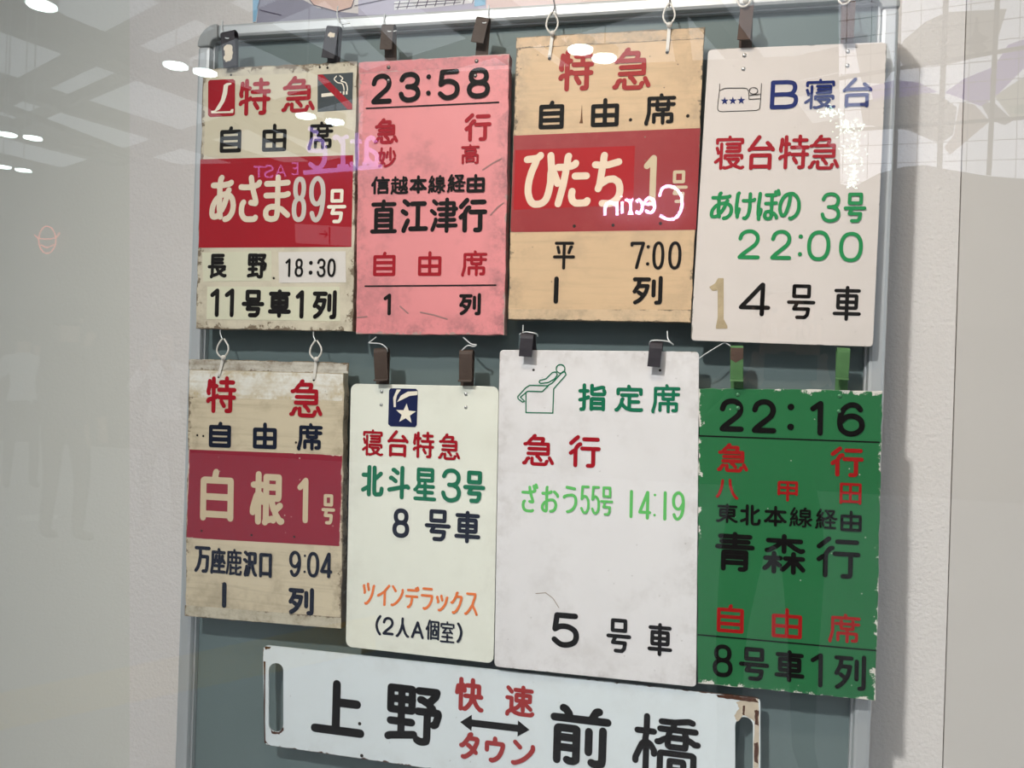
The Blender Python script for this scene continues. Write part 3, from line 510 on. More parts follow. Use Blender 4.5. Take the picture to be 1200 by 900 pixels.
class Sign:
    def __init__(s, name, corners, thick, label, cat='sign', radius=0.0, group='hanging train signs', wobble=0.0, face=0.0):
        s.face = face
        s.c = [W(x, y, face) for x, y in corners]
        tl, tr, br, bl = s.c
        s.tilt = math.atan2((tr.z - tl.z) + (br.z - bl.z), (tr.x - tl.x) + (br.x - bl.x))
        s.w = ((tr - tl).length + (br - bl).length) / 2; s.h = ((tl - bl).length + (tr - br).length) / 2
        s.thick = thick
        s.org = Vector(((tl.x + br.x) / 2, face + thick, (bl.z + br.z) / 2))
        s.root = empty(name, s.org, label, cat, group)
        ORIGIN[s.root.name] = s.org.copy()
        s.level = -0.0003
        s.radius = radius

    def pt(s, u, v):
        tl, tr, br, bl = s.c
        return tl * (1 - u) * (1 - v) + tr * u * (1 - v) + br * u * v + bl * (1 - u) * v

    def outline(s, wob=0.0, n=26):
        r = s.radius; pts = []
        if r > 0:
            for cu, cv, a0 in ((0, 0, 180), (1, 0, 90), (1, 1, 0), (0, 1, -90)):
                for i in range(7):
                    a = R(a0 - 90 * i / 6) if True else 0
                    ccx = r if cu == 0 else s.w - r; ccy = r if cv == 0 else s.h - r
                    pts.append(((ccx + math.cos(a) * r) / s.w, (ccy - math.sin(a) * r) / s.h))
            return [s.pt(u, v) for u, v in pts]
        for (u0, v0), (u1, v1) in (((0, 0), (1, 0)), ((1, 0), (1, 1)), ((1, 1), (0, 1)), ((0, 1), (0, 0))):
            for i in range(n):
                t = i / n
                k = random.uniform(-1, 1) * wob if 0 < i else random.uniform(0, 1) * wob
                u, v = u0 + (u1 - u0) * t, v0 + (v1 - v0) * t
                if u0 == u1: u += k / s.w
                else: v += k / s.h
                pts.append((u, v))
        return [s.pt(u, v) for u, v in pts]

    def panel(s, mat, wob=0.0, bevel=0.0008, holes=None, name='panel'):
        mb = MB()
        mb.prism(s.outline(wob), s.thick)
        return mb.build(name, mat, s.root, bevel=bevel)

    def quad(s, name, px, mat, t=0.0004, label=None, y=None):
        """a thin plate or painted field given by its four corners in the photograph"""
        mb = MB(); yy = s.face + s.level
        mb.prism([W(x, y_, s.face) + Vector((0, s.level, 0)) for x, y_ in px], min(t, -s.level + 0.0))
        s.level -= 0.00006
        o = mb.build(name, mat, s.root)
        if label: o['label'] = label
        return o

    def text(s, items, mat, sw, label=None, name='painted_character', dy=0.0):
        d = s.level - 0.0002 + dy
        for it in items:
            mb = MB()
            ch, x0, y0, x1, y1 = it[:5]; w_ = it[5] if len(it) > 5 else sw
            st, swm = glyph_strokes(ch, (x0 + x1) / 2, (y0 + y1) / 2, x1 - x0, y1 - y0, w_, s.tilt, s.face)
            d = stroke_mesh(mb, st, swm, d)
            o = mb.build(name, mat, s.root, recalc=False)
            if label: o['label'] = label
            if len(GL[ch]) > 1: o['kind'] = 'thing'
        return o

    def lines(s, polys, mat, sw, name='emblem', label=None, dy=0.0):
        mb = MB(); d = s.level - 0.0002 + dy
        for pl in polys:
            p = [W(x, y, s.face) for x, y in pl]
            swm = sw * (W(pl[0][0] + 5, pl[0][1], s.face) - W(pl[0][0] - 5, pl[0][1], s.face)).length / 10
            d = stroke_mesh(mb, [p], swm, d)
        o = mb.build(name, mat, s.root, recalc=False)
        if label: o['label'] = label
        return o

    def shapes(s, polys, mat, name='emblem', label=None, dy=0.0):
        mb = MB(); d = s.level - 0.0002 + dy
        for pl in polys:
            mb.face([W(x, y, s.face) + Vector((0, d, 0)) for x, y in pl]); d -= 5e-6
        o = mb.build(name, mat, s.root, recalc=False)
        if label: o['label'] = label
        return o

    def rivets(s, pts, mat, r=0.0036, h=0.0016, name='rivet', label=None):
        for x, y in pts:
            mb = MB(); mb.dome(W(x, y, s.face) + Vector((0, s.level, 0)), r, h)
            o = mb.build(name, mat, s.root, smooth=True)
            if label: o['label'] = label

    def disc(s, pts, mat, r=0.003, name='nail_hole', seg=10):
        for x, y in pts:
            mb = MB(); c = W(x, y, s.face) + Vector((0, s.level - 0.00015, 0))
            mb.face([c + Vector((math.cos(2 * math.pi * j / seg) * r, 0, math.sin(2 * math.pi * j / seg) * r)) for j in range(seg)])
            mb.build(name, mat, s.root, recalc=False)


def dots(x, ys, r):
    return [(x, y) for y in ys], r


def boxes(chars, spans, y0, y1):
    return [(c, a, y0, b, y1) for c, (a, b) in zip(chars, spans)]

GL[':'] = [[(50, 100)], [(50, 0)]]


def colon(x, ya, yb, r):
    return (':', x - r / 2, ya - r / 2, x + r / 2, yb + r / 2, r)


# ------------------------------------------------------------------ shared materials
RED = plain('red_paint', (0.36, 0.008, 0.018), 0.45, var=0.10, spec=0.12)
RED_OLD = plain('faded_red_paint', (0.36, 0.03, 0.03), 0.45, var=0.12, spec=0.12)
BLACK = plain('black_paint', (0.006, 0.005, 0.005), 0.5, spec=0.08)
NAVY = plain('navy_paint', (0.010, 0.022, 0.14), 0.45, spec=0.12)
INK = plain('blue_black_paint', (0.010, 0.014, 0.030), 0.5, spec=0.10)
GREEN = plain('green_paint', (0.012, 0.25, 0.075), 0.45, spec=0.15)
DEEPGREEN = plain('deep_green_paint', (0.008, 0.16, 0.08), 0.45, spec=0.15)
LIME = plain('light_green_paint', (0.12, 0.52, 0.12), 0.38)
ORANGE = plain('orange_paint', (0.85, 0.20, 0.05), 0.4)
CREAMLET = plain('cream_letter_paint', (0.76, 0.65, 0.50), 0.4, var=0.10, vscale=40)
CREAMBRIGHT = plain('pale_cream_paint', (0.88, 0.80, 0.66), 0.4, var=0.05)
GREYCREAM = plain('grey_cream_paint', (0.62, 0.56, 0.50), 0.4, var=0.12, vscale=30)
BUFF = plain('buff_letter_paint', (0.62, 0.50, 0.33), 0.4, var=0.10, vscale=40)
STEEL = plain('rivet_steel', (0.55, 0.54, 0.52), 0.35, 0.9)
DARKSTEEL = plain('dark_rivet', (0.20, 0.18, 0.17), 0.4, 0.8)
ALU = plain('brushed_aluminium', (0.56, 0.575, 0.585), 0.48, 0.55, var=0.03)
ALUPLASTIC = plain('grey_corner_plastic', (0.36, 0.37, 0.37), 0.5)
STRAP = plain('brown_strap', (0.062, 0.040, 0.030), 0.55, bump=0.3, bscale=120, var=0.3, vscale=40)
STRAPDARK = plain('dark_strap', (0.030, 0.025, 0.032), 0.5, bump=0.3, bscale=120, var=0.3, vscale=40)
RUSTSTRAP = plain('rusty_strap', (0.085, 0.048, 0.034), 0.6, bump=0.4, bscale=160, var=0.4, vscale=60)
GREENSTRAP = plain('green_strap_paint', (0.07, 0.17, 0.06), 0.5, var=0.25, vscale=60)
CLEAR = plain('milky_nylon', (0.74, 0.70, 0.64), 0.35)
WIRE = plain('white_wire', (0.72, 0.74, 0.74), 0.35, 0.2)
HOLE = plain('dark_hole', (0.02, 0.014, 0.010), 0.8)
TAN = plain('old_glue', (0.46, 0.36, 0.22), 0.7, bump=0.5, bscale=400, var=0.3, vscale=80)
LINEBLACK = plain('rule_black', (0.006, 0.005, 0.006), 0.5, spec=0.1)

# ------------------------------------------------------------------ back wall of the display case
wall_mat = plain('white_textured_wall', (0.78, 0.73, 0.70), 0.75, bump=1.0, bscale=170, var=0.03, vscale=5)
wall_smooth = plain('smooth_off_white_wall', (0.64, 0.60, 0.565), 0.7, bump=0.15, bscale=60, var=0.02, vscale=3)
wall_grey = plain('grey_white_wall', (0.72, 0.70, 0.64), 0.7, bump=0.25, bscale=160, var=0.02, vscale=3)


def vline(x0, y0, x1, y1, zt, zb, y):
    a, b = W(x0, y0, y), W(x1, y1, y)
    f = lambda z: a + (b - a) * ((z - a.z) / (b.z - a.z))
    return f(zt), f(zb)


def wall_piece(name, le, ri, mat, y, depth=0.03, zt=3.2, zb=0.0, kind='structure'):
    mb = MB()
    (a, d), (b, c) = le, ri
    mb.prism([a, b, c, d], depth)
    o = mb.build(name, mat)
    o['kind'] = kind
    return o


def fixed(x, y):
    return Vector((x, y, 3.2)), Vector((x, y, 0.0))


l1 = vline(152, 0, 152, 900, 3.2, 0, WALL_Y + 0.004)
r1 = vline(1132, 0, 1104, 900, 3.2, 0, WALL_Y)
r1b = vline(1133.5, 0, 1105.5, 900, 3.2, 0, WALL_Y)
l1w = vline(152, 0, 152, 900, 3.2, 0, WALL_Y)
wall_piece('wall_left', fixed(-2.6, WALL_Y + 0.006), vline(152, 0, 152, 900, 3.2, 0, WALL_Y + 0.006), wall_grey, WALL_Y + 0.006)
wall_piece('wall_back', l1w, r1, wall_mat, WALL_Y)
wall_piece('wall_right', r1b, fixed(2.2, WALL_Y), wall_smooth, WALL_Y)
mb = MB(); mb.box((-2.6, WALL_Y + 0.03, 0), (2.2, WALL_Y + 0.06, 3.2)); mb.build('wall_rear', HOLE)['kind'] = 'structure'

# ------------------------------------------------------------------ poster above the board
pm = {k: plain('poster_' + k, c, 0.5) for k, c in dict(
    paper=(0.78, 0.72, 0.70), sky=(0.28, 0.52, 0.72), hill=(0.33, 0.32, 0.40), pink=(0.82, 0.58, 0.50), white=(0.85, 0.83, 0.86),
    lilac=(0.55, 0.52, 0.64), ink=(0.10, 0.08, 0.14), blush=(0.86, 0.68, 0.66), brown=(0.34, 0.22, 0.22)).items()}
PY = WALL_Y - 0.004
pc = [W(295, -90, PY), W(1046, -130, PY), W(1046, 6, PY), W(296.5, 26, PY)]
proot = empty('poster', (pc[0] + pc[1] + pc[2] + pc[3]) / 4, 'pale drawn landscape poster on the wall behind the top of the grey board', 'poster')
ORIGIN[proot.name] = Vector(proot.location)
mb = MB(); mb.prism(pc, 0.003); mb.build('paper', pm['paper'], proot)


def pshape(k, pts, lv, name='print'):
    m_ = MB(); m_.face([W(x, y, PY) + Vector((0, -0.0002 * lv, 0)) for x, y in pts]); m_.build(name, pm[k], proot, recalc=False)


pshape('sky', [(295.5, -88), (312, -88), (303, 6), (300, 25), (296.5, 26)], 1)
pshape('hill', [(304, -2), (350, -3), (372, 9), (400, 14), (420, 16), (640, -4), (640, 20), (300, 30)], 1)
pshape('lilac', [(420, 0), (470, -6), (560, -40), (640, -60), (800, -60), (800, 10), (420, 18)], 2)
pshape('pink', [(358, -6), (418, -8), (412, 9), (395, 14), (368, 6)], 3)
pshape('white', [(462, 2), (558, -6), (560, 3), (500, 10), (462, 12)], 4)
pshape('blush', [(570, -30), (1046, -70), (1046, 10), (570, 14)], 4)
pshape('sky', [(556, -8), (568, -8), (569, 6), (556, 8)], 5)
mb = MB(); d_ = -0.0014
for p in ([(305, 12), (330, 18)], [(462, 5), (558, -1)], [(464, 9), (540, 3)], [(358, -6), (368, 6), (395, 14), (412, 9), (418, -8)],
          [(416, 7), (450, 0), (470, -3)], [(305, 0), (302, 10)], [(378, 9), (377, 11)]):
    d_ = stroke_mesh(mb, [[W(x, y, PY) for x, y in p]], 0.0013, d_)
for x in range(466, 556, 11):
    d_ = stroke_mesh(mb, [[W(x + 3, 2 - (x - 466) * 0.08, PY), W(x, 11 - (x - 466) * 0.08, PY)]], 0.0016, d_)
mb.build('print', pm['ink'], proot, recalc=False)

# ------------------------------------------------------------------ grey board in its aluminium frame
board_mat = plain('blue_grey_board', (0.145, 0.190, 0.190), 0.5, bump=0.06, bscale=40, var=0.05, vscale=3)
FY = 0.028                                    # front of the frame
fx0 = W(217, 500, FY).x; fx1 = W(1037, 450, FY).x
ftop = W(430, 17, FY).z; fbot = 0.28
bc = Vector(((fx0 + fx1) / 2, BOARD_Y, fbot))
broot = empty('display_board', bc, 'blue-grey display board in an aluminium frame behind all the signs', 'board')
ORIGIN[broot.name] = bc.copy()
FW_ = 0.026
mb = MB(); mb.box((fx0 + 0.01, BOARD_Y, fbot + 0.01), (fx1 - 0.01, BOARD_Y + 0.008, ftop - 0.01)); mb.build('panel', board_mat, broot)


def rail(lo, hi, label=None, mat=ALU):
    m_ = MB(); m_.box(lo, hi)
    o = m_.build('frame_rail', mat, broot, bevel=0.006)
    if label: o['label'] = label
    lip = MB()
    return o


CR = 0.040
rail((fx0, FY, fbot + CR), (fx0 + FW_, BOARD_Y + 0.018, ftop - CR))
rail((fx1 - FW_, FY, fbot + CR), (fx1, BOARD_Y + 0.018, ftop - CR))
rail((fx0 + CR, FY, ftop - FW_), (fx1 - CR, BOARD_Y + 0.018, ftop))
rail((fx0 + CR, FY, fbot), (fx1 - CR, BOARD_Y + 0.018, fbot + FW_))
# bright inner lip along the top and the sides
for lo, hi in (((fx0 + FW_, 0.040, ftop - FW_ - 0.003), (fx1 - FW_, BOARD_Y, ftop - FW_)),
               ((fx0 + FW_, 0.040, fbot + FW_), (fx0 + FW_ + 0.003, BOARD_Y, ftop - FW_)),
               ((fx1 - FW_ - 0.003, 0.040, fbot + FW_), (fx1 - FW_, BOARD_Y, ftop - FW_))):
    m_ = MB(); m_.box(lo, hi); m_.build('frame_lip', ALU, broot)
for cx, cz, a0 in ((fx0 + CR, ftop - CR, 90), (fx1 - CR, ftop - CR, 0), (fx0 + CR, fbot + CR, 180), (fx1 - CR, fbot + CR, 270)):
    outer, inner = [], []
    for i in range(9):
        a = R(a0 + 90 * i / 8)
        outer.append(Vector((cx + math.cos(a) * (CR + 0.001), FY - 0.001, cz + math.sin(a) * (CR + 0.001))))
        inner.append(Vector((cx + math.cos(a) * (CR - FW_), FY - 0.001, cz + math.sin(a) * (CR - FW_))))
    m_ = MB(); m_.prism(outer + inner[::-1], BOARD_Y + 0.020 - FY)
    m_.build('corner_cap', ALUPLASTIC, broot, bevel=0.003)

# ------------------------------------------------------------------ the signs
WOOD_T = 0.022
# 1 -- cream and red wooden sign, top left
s = Sign('train_sign', [(238, 81), (418, 72), (413.5, 388), (229.5, 385)], WOOD_T,
         'worn cream and red wooden sign with no-smoking mark, top left of the board', 'sign')
s.panel(worn('cream_wood_one', (0.68, 0.61, 0.47), s.w, s.h, edge=0.0035, stain=0.30, seed=1, jag=0.014, grain=0.15), 0.0012)
s.quad('sticker', [(242, 90.5), (405, 83.5), (408, 179), (239, 183.5)], plain('ivory_film', (0.65, 0.58, 0.43), 0.3, var=0.03), 0.0002)
s.quad('red_band', [(234.8, 186.8), (414, 181.8), (411.8, 289.4), (233, 290.4)], RED)
s.quad('plate', [(237, 296), (318, 294), (318.5, 329), (238, 330)], plain('ivory_plate', (0.68, 0.66, 0.50), 0.3, var=0.04), 0.0002)
s.quad('plate', [(326.5, 295.5), (405, 294.5), (405.5, 331), (327, 331.5)], plain('white_plate', (0.74, 0.69, 0.64), 0.3, var=0.04), 0.0002)
s.quad('plate', [(243, 336), (398, 336), (399, 376.5), (242, 374)], plain('ivory_plate_two', (0.70, 0.68, 0.51), 0.3, var=0.04), 0.0002)
s.shapes([[(246, 94), (273.5, 92.8), (275.8, 95), (275.5, 134), (273, 136), (246.5, 137.3), (244, 135), (244.2, 96)]], RED, 'emblem', 'red square emblem with a slanted white stroke')
s.shapes([[(253, 131), (270, 130.5), (271.5, 128), (274, 128), (273.5, 132.5), (248, 133), (247.5, 130.5), (252, 129.5), (259, 118), (261.5, 108), (262.5, 100), (266, 97.5), (271.5, 97), (271.5, 99), (267.5, 100.5),
           (266.5, 110), (263.5, 119), (258, 128)]], CREAMBRIGHT, 'emblem', dy=-0.0001)
s.text([('特', 280, 91.6, 317.6, 135.6), ('急', 330.4, 89, 369.6, 132)], RED, 5.0)
s.shapes([[(372.4, 87.6), (414, 85), (413, 128.4), (372.4, 131.4)]], plain('charcoal_film', (0.035, 0.045, 0.05), 0.4), 'no_smoking_mark')
s.shapes([[(376.8, 110), (400, 107.5), (400, 111.5), (377, 114)], [(402, 107.3), (404, 107), (404, 111), (402, 111.3)], [(405.5, 107), (407.5, 106.8), (407.5, 110.8), (405.5, 111)]], CREAMBRIGHT, 'no_smoking_mark', dy=-0.0001)
s.lines([smooth_line([(394.5, 89.5), (392, 93), (396, 97), (401, 98), (403, 102), (403.5, 106)]), smooth_line([(398.5, 89), (402, 92), (400, 95), (405, 97), (407, 101), (407.5, 106)])], CREAMBRIGHT, 1.2, 'no_smoking_mark', dy=-0.0001)
s.shapes([[(373, 87.8), (378, 87.3), (413, 122.5), (412.8, 128.2), (408, 128.6), (373, 93)]], RED, 'no_smoking_mark', dy=-0.0002)
s.text([('自', 258, 148, 283, 179), ('由', 307.6, 145, 336, 177.6), ('席', 361, 142.4, 391, 176)], BLACK, 4.2)
s.text([('あ', 246, 205, 277, 260.5), ('さ', 279.5, 205, 307, 260.5), ('ま', 309, 204.6, 341, 260.5)], CREAMLET, 6.2)
s.text([('8', 342.5, 207, 359.5, 260.5), ('9', 362.5, 207, 381.5, 260.5)], GREYCREAM, 5.2)
s.text([('号', 383.5, 221.6, 406, 261.7)], CREAMBRIGHT, 3.8)
s.text([('長', 243.6, 297.4, 266.3, 326.5), ('野', 289.9, 297, 313, 326.5)], BLACK, 3.7)
s.text([('1', 334.5, 303, 341, 324.8), ('8', 345.6, 303, 355.6, 324.8), colon(364.5, 308, 319.7, 4.6), ('3', 371.7, 303, 382, 324.8), ('0', 384, 303, 393.8, 324.8)], BLACK, 2.6)
s.text([('1', 246.4, 338, 257.8, 371.6), ('1', 263.4, 338, 275.4, 371.8), ('号', 283.3, 339.5, 310, 372), ('車', 314.4, 339, 341.4, 372.6), ('1', 346.5, 340, 357, 373.5), ('列', 366.4, 340, 394.7, 374)], BLACK, 4.8)
s.disc([(384, 79.5), (271, 88), (321, 326), (375, 79)], HOLE, 0.0022)
S1 = s

# 2 -- pink wooden sign
s = Sign('train_sign', [(420.4, 73), (597, 63), (591, 392.4), (417, 391.6)], WOOD_T,
         'scuffed pink wooden sign with 23:58 painted in black along its top', 'sign')
s.panel(worn('pink_wood', (0.80, 0.275, 0.285), s.w, s.h, edge=0.0025, edge_col=(0.45, 0.30, 0.27), stain=0.5, stain_col=(0.33, 0.14, 0.15), seed=4, jag=0.007), 0.0008)
s.quad('hinge_strip', [(420.6, 73.5), (596.6, 63.6), (596.2, 76), (420.2, 86.5)], worn('pink_strip', (0.68, 0.22, 0.235), s.w, 0.02, edge=0.0012, edge_col=(0.55, 0.35, 0.32), stain=0.45, stain_col=(0.33, 0.14, 0.15), seed=5, jag=0.003), 0.0002)
s.text([('2', 435, 86.6, 459.6, 122), ('3', 467.6, 84.4, 493, 120), colon(502.4, 90, 109.4, 5.6), ('5', 513, 81.4, 539, 117.4), ('8', 547.4, 79.4, 574.6, 115.6)], BLACK, 5.6)
s.lines([[(429.4, 127.2), (584.4, 120)]], LINEBLACK, 1.7, 'ruled_line')
s.lines([[(428, 335.4), (581, 334.2)]], LINEBLACK, 1.7, 'ruled_line')
s.text([('急', 438.4, 138.4, 467, 169, 4.4), ('行', 544.4, 132.4, 576, 165.6, 4.4), ('妙', 443, 172.4, 464.4, 196.4, 3), ('高', 540.4, 169, 562, 192.6, 2.9)], RED, 4)
s.text(boxes('信越', [(435, 457), (458, 479)], 206.5, 228) + boxes('本線', [(480, 500.4), (501.6, 522.4)], 205.5, 227) + boxes('経由', [(524, 546), (547, 568.4)], 204, 225.5), BLACK, 3.4)
s.text([('直', 434, 233.6, 465.6, 273.6), ('江', 469.4, 233, 502, 273), ('津', 503.6, 231.6, 537, 273), ('行', 537.4, 231.6, 571, 272.4)], BLACK, 5.4)
s.text([('自', 437.4, 295, 463.6, 323.6), ('由', 490, 294.4, 517.4, 323.4), ('席', 540.6, 293.4, 571, 324.4)], RED, 3.8)
s.text([('1', 449.4, 344, 459, 369.6), ('列', 538, 343.4, 563.6, 369.6)], BLACK, 4)
s.rivets([(455.5, 79), (558.5, 71.8), (455.2, 94.6), (557, 88.6)], DARKSTEEL, 0.0036, 0.0020)
for pl in ([(566, 199), (578, 191), (588, 186)], [(493, 366), (508, 369), (524, 374)], [(469, 359), (478, 367)], [(575, 252), (583, 243), (590, 238)], [(419, 372), (430, 371)]):
    s.lines([pl], plain('scuff', (0.36, 0.20, 0.19), 0.7), 1.6, 'scuff_mark')
S2 = s

# 3 -- yellowed wooden sign with brushed letters
s = Sign('train_sign', [(605, 43.6), (826, 31.4), (809.5, 377.8), (595.3, 374.4)], WOOD_T,
         'yellowed wooden sign with 7:00 and brush-written white letters on a red band', 'sign')
s.panel(worn('yellowed_wood', (0.68, 0.47, 0.28), s.w, s.h, edge=0.0025, stain=0.50, stain_col=(0.46, 0.33, 0.21), seed=9, grain=0.45, specks=0.9, jag=0.008), 0.0008)
s.quad('wood_strip', [(605, 44.2), (825.6, 32), (825, 45.5), (604.6, 57)], worn('strip_wood', (0.66, 0.45, 0.27), s.w, 0.02, edge=0.001, stain=0.4, seed=10, grain=0.3, jag=0.003), 0.0002)
s.quad('wood_strip', [(596.2, 362.5), (810, 363), (809.6, 377.4), (595.6, 374)], worn('strip_wood_two', (0.68, 0.49, 0.31), s.w, 0.02, edge=0.001, stain=0.3, seed=12, grain=0.3, jag=0.003), 0.0002)
s.quad('red_band', [(602, 159), (821, 150), (815.6, 269.3), (598, 272.2)], worn('old_red_band', (0.31, 0.012, 0.016), s.w, 0.17, edge=0.0006, stain=0.14, stain_col=(0.42, 0.06, 0.055), seed=14, jag=0.001, specks=0.8))
s.quad('repainted_patch', [(604, 176), (744, 171), (742, 240), (602, 246)], plain('fresh_red_patch', (0.42, 0.010, 0.014), 0.4, var=0.15, spec=0.15), 0.0002)
s.text([('特', 654.4, 58, 696, 107), ('急', 718, 55.6, 763, 105.6)], RED_OLD, 6.2)
s.text([('自', 631.6, 118, 661, 151.4), ('由', 692.6, 115, 725.4, 148.6), ('席', 755.4, 109.4, 792, 147)], BLACK, 5.0)
s.text([('ひ', 613, 178, 657.5, 243.5), ('た', 649, 179, 693, 243), ('ち', 693, 178, 731, 243)], plain('brushed_cream', (0.82, 0.64, 0.48), 0.4, var=0.12, vscale=30), 8.2)
s.text([('1', 754, 181.8, 770, 240, 7.4), ('号', 784.7, 199.8, 806, 238, 3.8)], BUFF, 5)
s.text([('平', 648, 283.3, 674, 316, 3.6), ('7', 738.4, 283.3, 755.6, 315.6), colon(759.3, 289.3, 309.3, 4.2), ('0', 764.4, 282.9, 778.6, 316), ('0', 783, 282.9, 798.6, 316)], BLACK, 3.7)
s.text([('!', 649, 324, 654.6, 356, 5.4), ('列', 741, 323.3, 776.2, 357, 4.8)], BLACK, 4.8)
s.disc([(644, 68.8), (781.8, 61.4), (739, 140.5), (806, 136), (673, 265), (718.5, 264), (774, 262)], HOLE, 0.0028)
s.shapes([[(682, 122), (680.5, 140), (679, 144.5), (683, 144.5), (682.5, 138)]], plain('split_wood', (0.16, 0.07, 0.03), 0.7), 'gouge')
S3 = s

# 4 -- white sleeper sign
s = Sign('train_sign', [(830, 57.6), (1039.6, 49), (1023, 406.7), (809.3, 399)], 0.004,
         'white sheet sign with small bed drawing, 22:00 in green, top right of the board', 'sign', radius=0.007)
s.panel(worn('white_sheet', (0.72, 0.65, 0.61), s.w, s.h, edge=0.0011, edge_col=(0.22, 0.20, 0.18), stain=0.10, stain_col=(0.55, 0.50, 0.46), seed=17, jag=0.0022, specks=0.25, rough=0.3))
s.lines([smooth_line([(843.4, 98.5), (843, 108), (841, 124), (841.6, 129.5), (846, 131)]) + [(886, 129.5)] + smooth_line([(886, 129.5), (889.8, 127.5), (891, 120), (892.4, 98)]),
         smooth_line([(843.2, 106.5), (850, 103.6), (862, 103.4), (872, 103.4), (876, 105), (877.4, 110), (877.6, 116.6)]) + [(890.6, 115.8)], [(877.8, 112), (890.4, 110.6)],
         oval(883, 106.6, 5, 3.8, n=16, sq=1), [(879, 112), (886, 110.5)]], BLACK, 0.8, 'bed_drawing', 'thin line drawing of a sleeper in a bed')


def star(cx, cy, r, rot=0, k=0.4):
    return [(cx + (r if i % 2 == 0 else r * k) * math.sin(R(36 * i + rot)), cy - (r if i % 2 == 0 else r * k) * math.cos(R(36 * i + rot))) for i in range(10)]


for x_, y_ in ((849.2, 118.4), (858.8, 118.2), (868.6, 117.8)):
    s.shapes([star(x_, y_, 5.0)], NAVY, 'bed_drawing')
s.text([('B', 902.6, 94, 935.6, 128, 5.2), ('寝', 942.6, 92.4, 979.6, 128), ('台', 987, 91, 1022, 126.4)], NAVY, 4.3)
s.text([('寝', 837, 159, 873, 199), ('台', 875.6, 158.4, 908, 199.4), ('特', 912, 158, 948.4, 198.6), ('急', 947, 158, 984, 199)], RED, 4.8)
s.text([('あ', 832, 224.4, 859.6, 258), ('け', 861, 224.4, 886, 258), ('ぼ', 886.7, 221.6, 914.4, 259), ('の', 911.8, 225, 938.4, 258.4), ('3', 961.8, 225.6, 985, 260.7), ('号', 988.4, 226, 1015, 261)], GREEN, 4.3)
s.text([('2', 864.4, 269, 891, 303.8), ('2', 902.7, 269.6, 927.8, 304.4), colon(937.8, 277.3, 297.8, 5.2), ('0', 945.6, 270, 973, 306), ('0', 983, 271.8, 1011, 307.3)], GREEN, 4.7)
s.text([('4', 866, 331, 903, 370.4, 5.2), ('号', 922, 333.3, 955.6, 374, 4.4), ('車', 976, 335, 1009.3, 376, 4.4)], BLACK, 5)
s.shapes([[(841.5, 325.8), (848, 326), (848, 374), (852.5, 382), (852.5, 385), (839, 385.5), (839, 382), (841, 372), (841, 340), (835, 341), (831, 336.5), (838, 332)]], TAN, 'glue_residue', 'tan outline of glue left by a missing numeral 1')
s.rivets([(872.4, 65), (871.2, 80.8), (993.4, 60.4), (993, 77)], STEEL, 0.0034, 0.002)
S4 = s

# 5 -- stained wooden sign, lower left
s = Sign('train_sign', [(221.7, 421), (403, 425), (399.8, 737), (217, 722)], WOOD_T,
         'stained wooden sign with 9:04 and a dark red band, lower left of the board', 'sign')
s.panel(worn('stained_wood', (0.66, 0.56, 0.40), s.w, s.h, edge=0.0035, stain=0.55, stain_col=(0.34, 0.27, 0.18), seed=22, grain=0.45, specks=0.9, jag=0.012), 0.0014)
s.quad('weathered_paint', [(222, 434), (402, 438.4), (401.8, 470), (221.8, 465.4)], worn('weathered_white', (0.82, 0.80, 0.74), s.w, 0.05, edge=0.0004, stain=0.8, stain_col=(0.52, 0.40, 0.22), seed=24, grain=0.4, jag=0.001), 0.0002)
s.quad('wood_strip', [(221.5, 421.5), (408.5, 425.6), (408, 437.5), (221.3, 433)], worn('dirty_strip', (0.62, 0.58, 0.50), s.w, 0.02, edge=0.001, stain=0.85, stain_col=(0.26, 0.20, 0.14), seed=26, grain=0.5, jag=0.004), 0.0002)
s.quad('red_band', [(221.4, 526.7), (401, 533.3), (398.4, 640), (218.8, 630.3)], worn('dark_red_band', (0.29, 0.015, 0.035), s.w, 0.15, edge=0.0012, edge_col=(0.7, 0.6, 0.5), stain=0.18, stain_col=(0.25, 0.03, 0.05), seed=28, jag=0.002, specks=0.9))
s.quad('wood_strip', [(216.8, 709), (400, 723.5), (399.8, 736.6), (216.6, 721.6)], worn('low_strip', (0.60, 0.54, 0.42), s.w, 0.02, edge=0.001, stain=0.5, stain_col=(0.30, 0.24, 0.16), seed=29, grain=0.35, jag=0.004), 0.0002)
s.text([('特', 241.7, 440.7, 277.2, 484.4), ('急', 339.4, 444.4, 378.3, 489.3)], RED, 5.2)
s.text([('自', 245, 494, 271, 524.4), ('由', 296.6, 495, 324.6, 526), ('席', 348.3, 495.6, 378.3, 528.4)], INK, 4.5)
s.text([('白', 235, 549.3, 274, 611, 7), ('根', 293, 552.4, 334, 616, 7), ('1', 348.5, 559.5, 362.4, 613, 6.2), ('号', 377, 579, 393, 614.5, 3.6)], BUFF, 7)
s.text([('万', 228, 640, 247, 671), ('座', 246.8, 642, 265, 673, 3.3), ('鹿', 265, 643, 284, 674, 2.9), ('沢', 285, 645.5, 302, 676), ('口', 304, 648, 319, 677)], INK, 3.7)
s.text([('9', 339, 645.5, 353, 676), colon(357.4, 651, 670, 2.8), ('0', 360, 646.5, 374.5, 676.7), ('4', 375.4, 647, 390, 677.4)], INK, 3.7)
s.text([('!', 260, 682, 266, 712.4, 5.2), ('列', 338, 688, 368, 720.4, 4.8)], INK, 4.8)
s.disc([(256.3, 442), (367.8, 445.3), (231.5, 510), (238.5, 511), (347, 518.5), (236.5, 622), (295, 627), (345, 629)], HOLE, 0.0022)
S5 = s

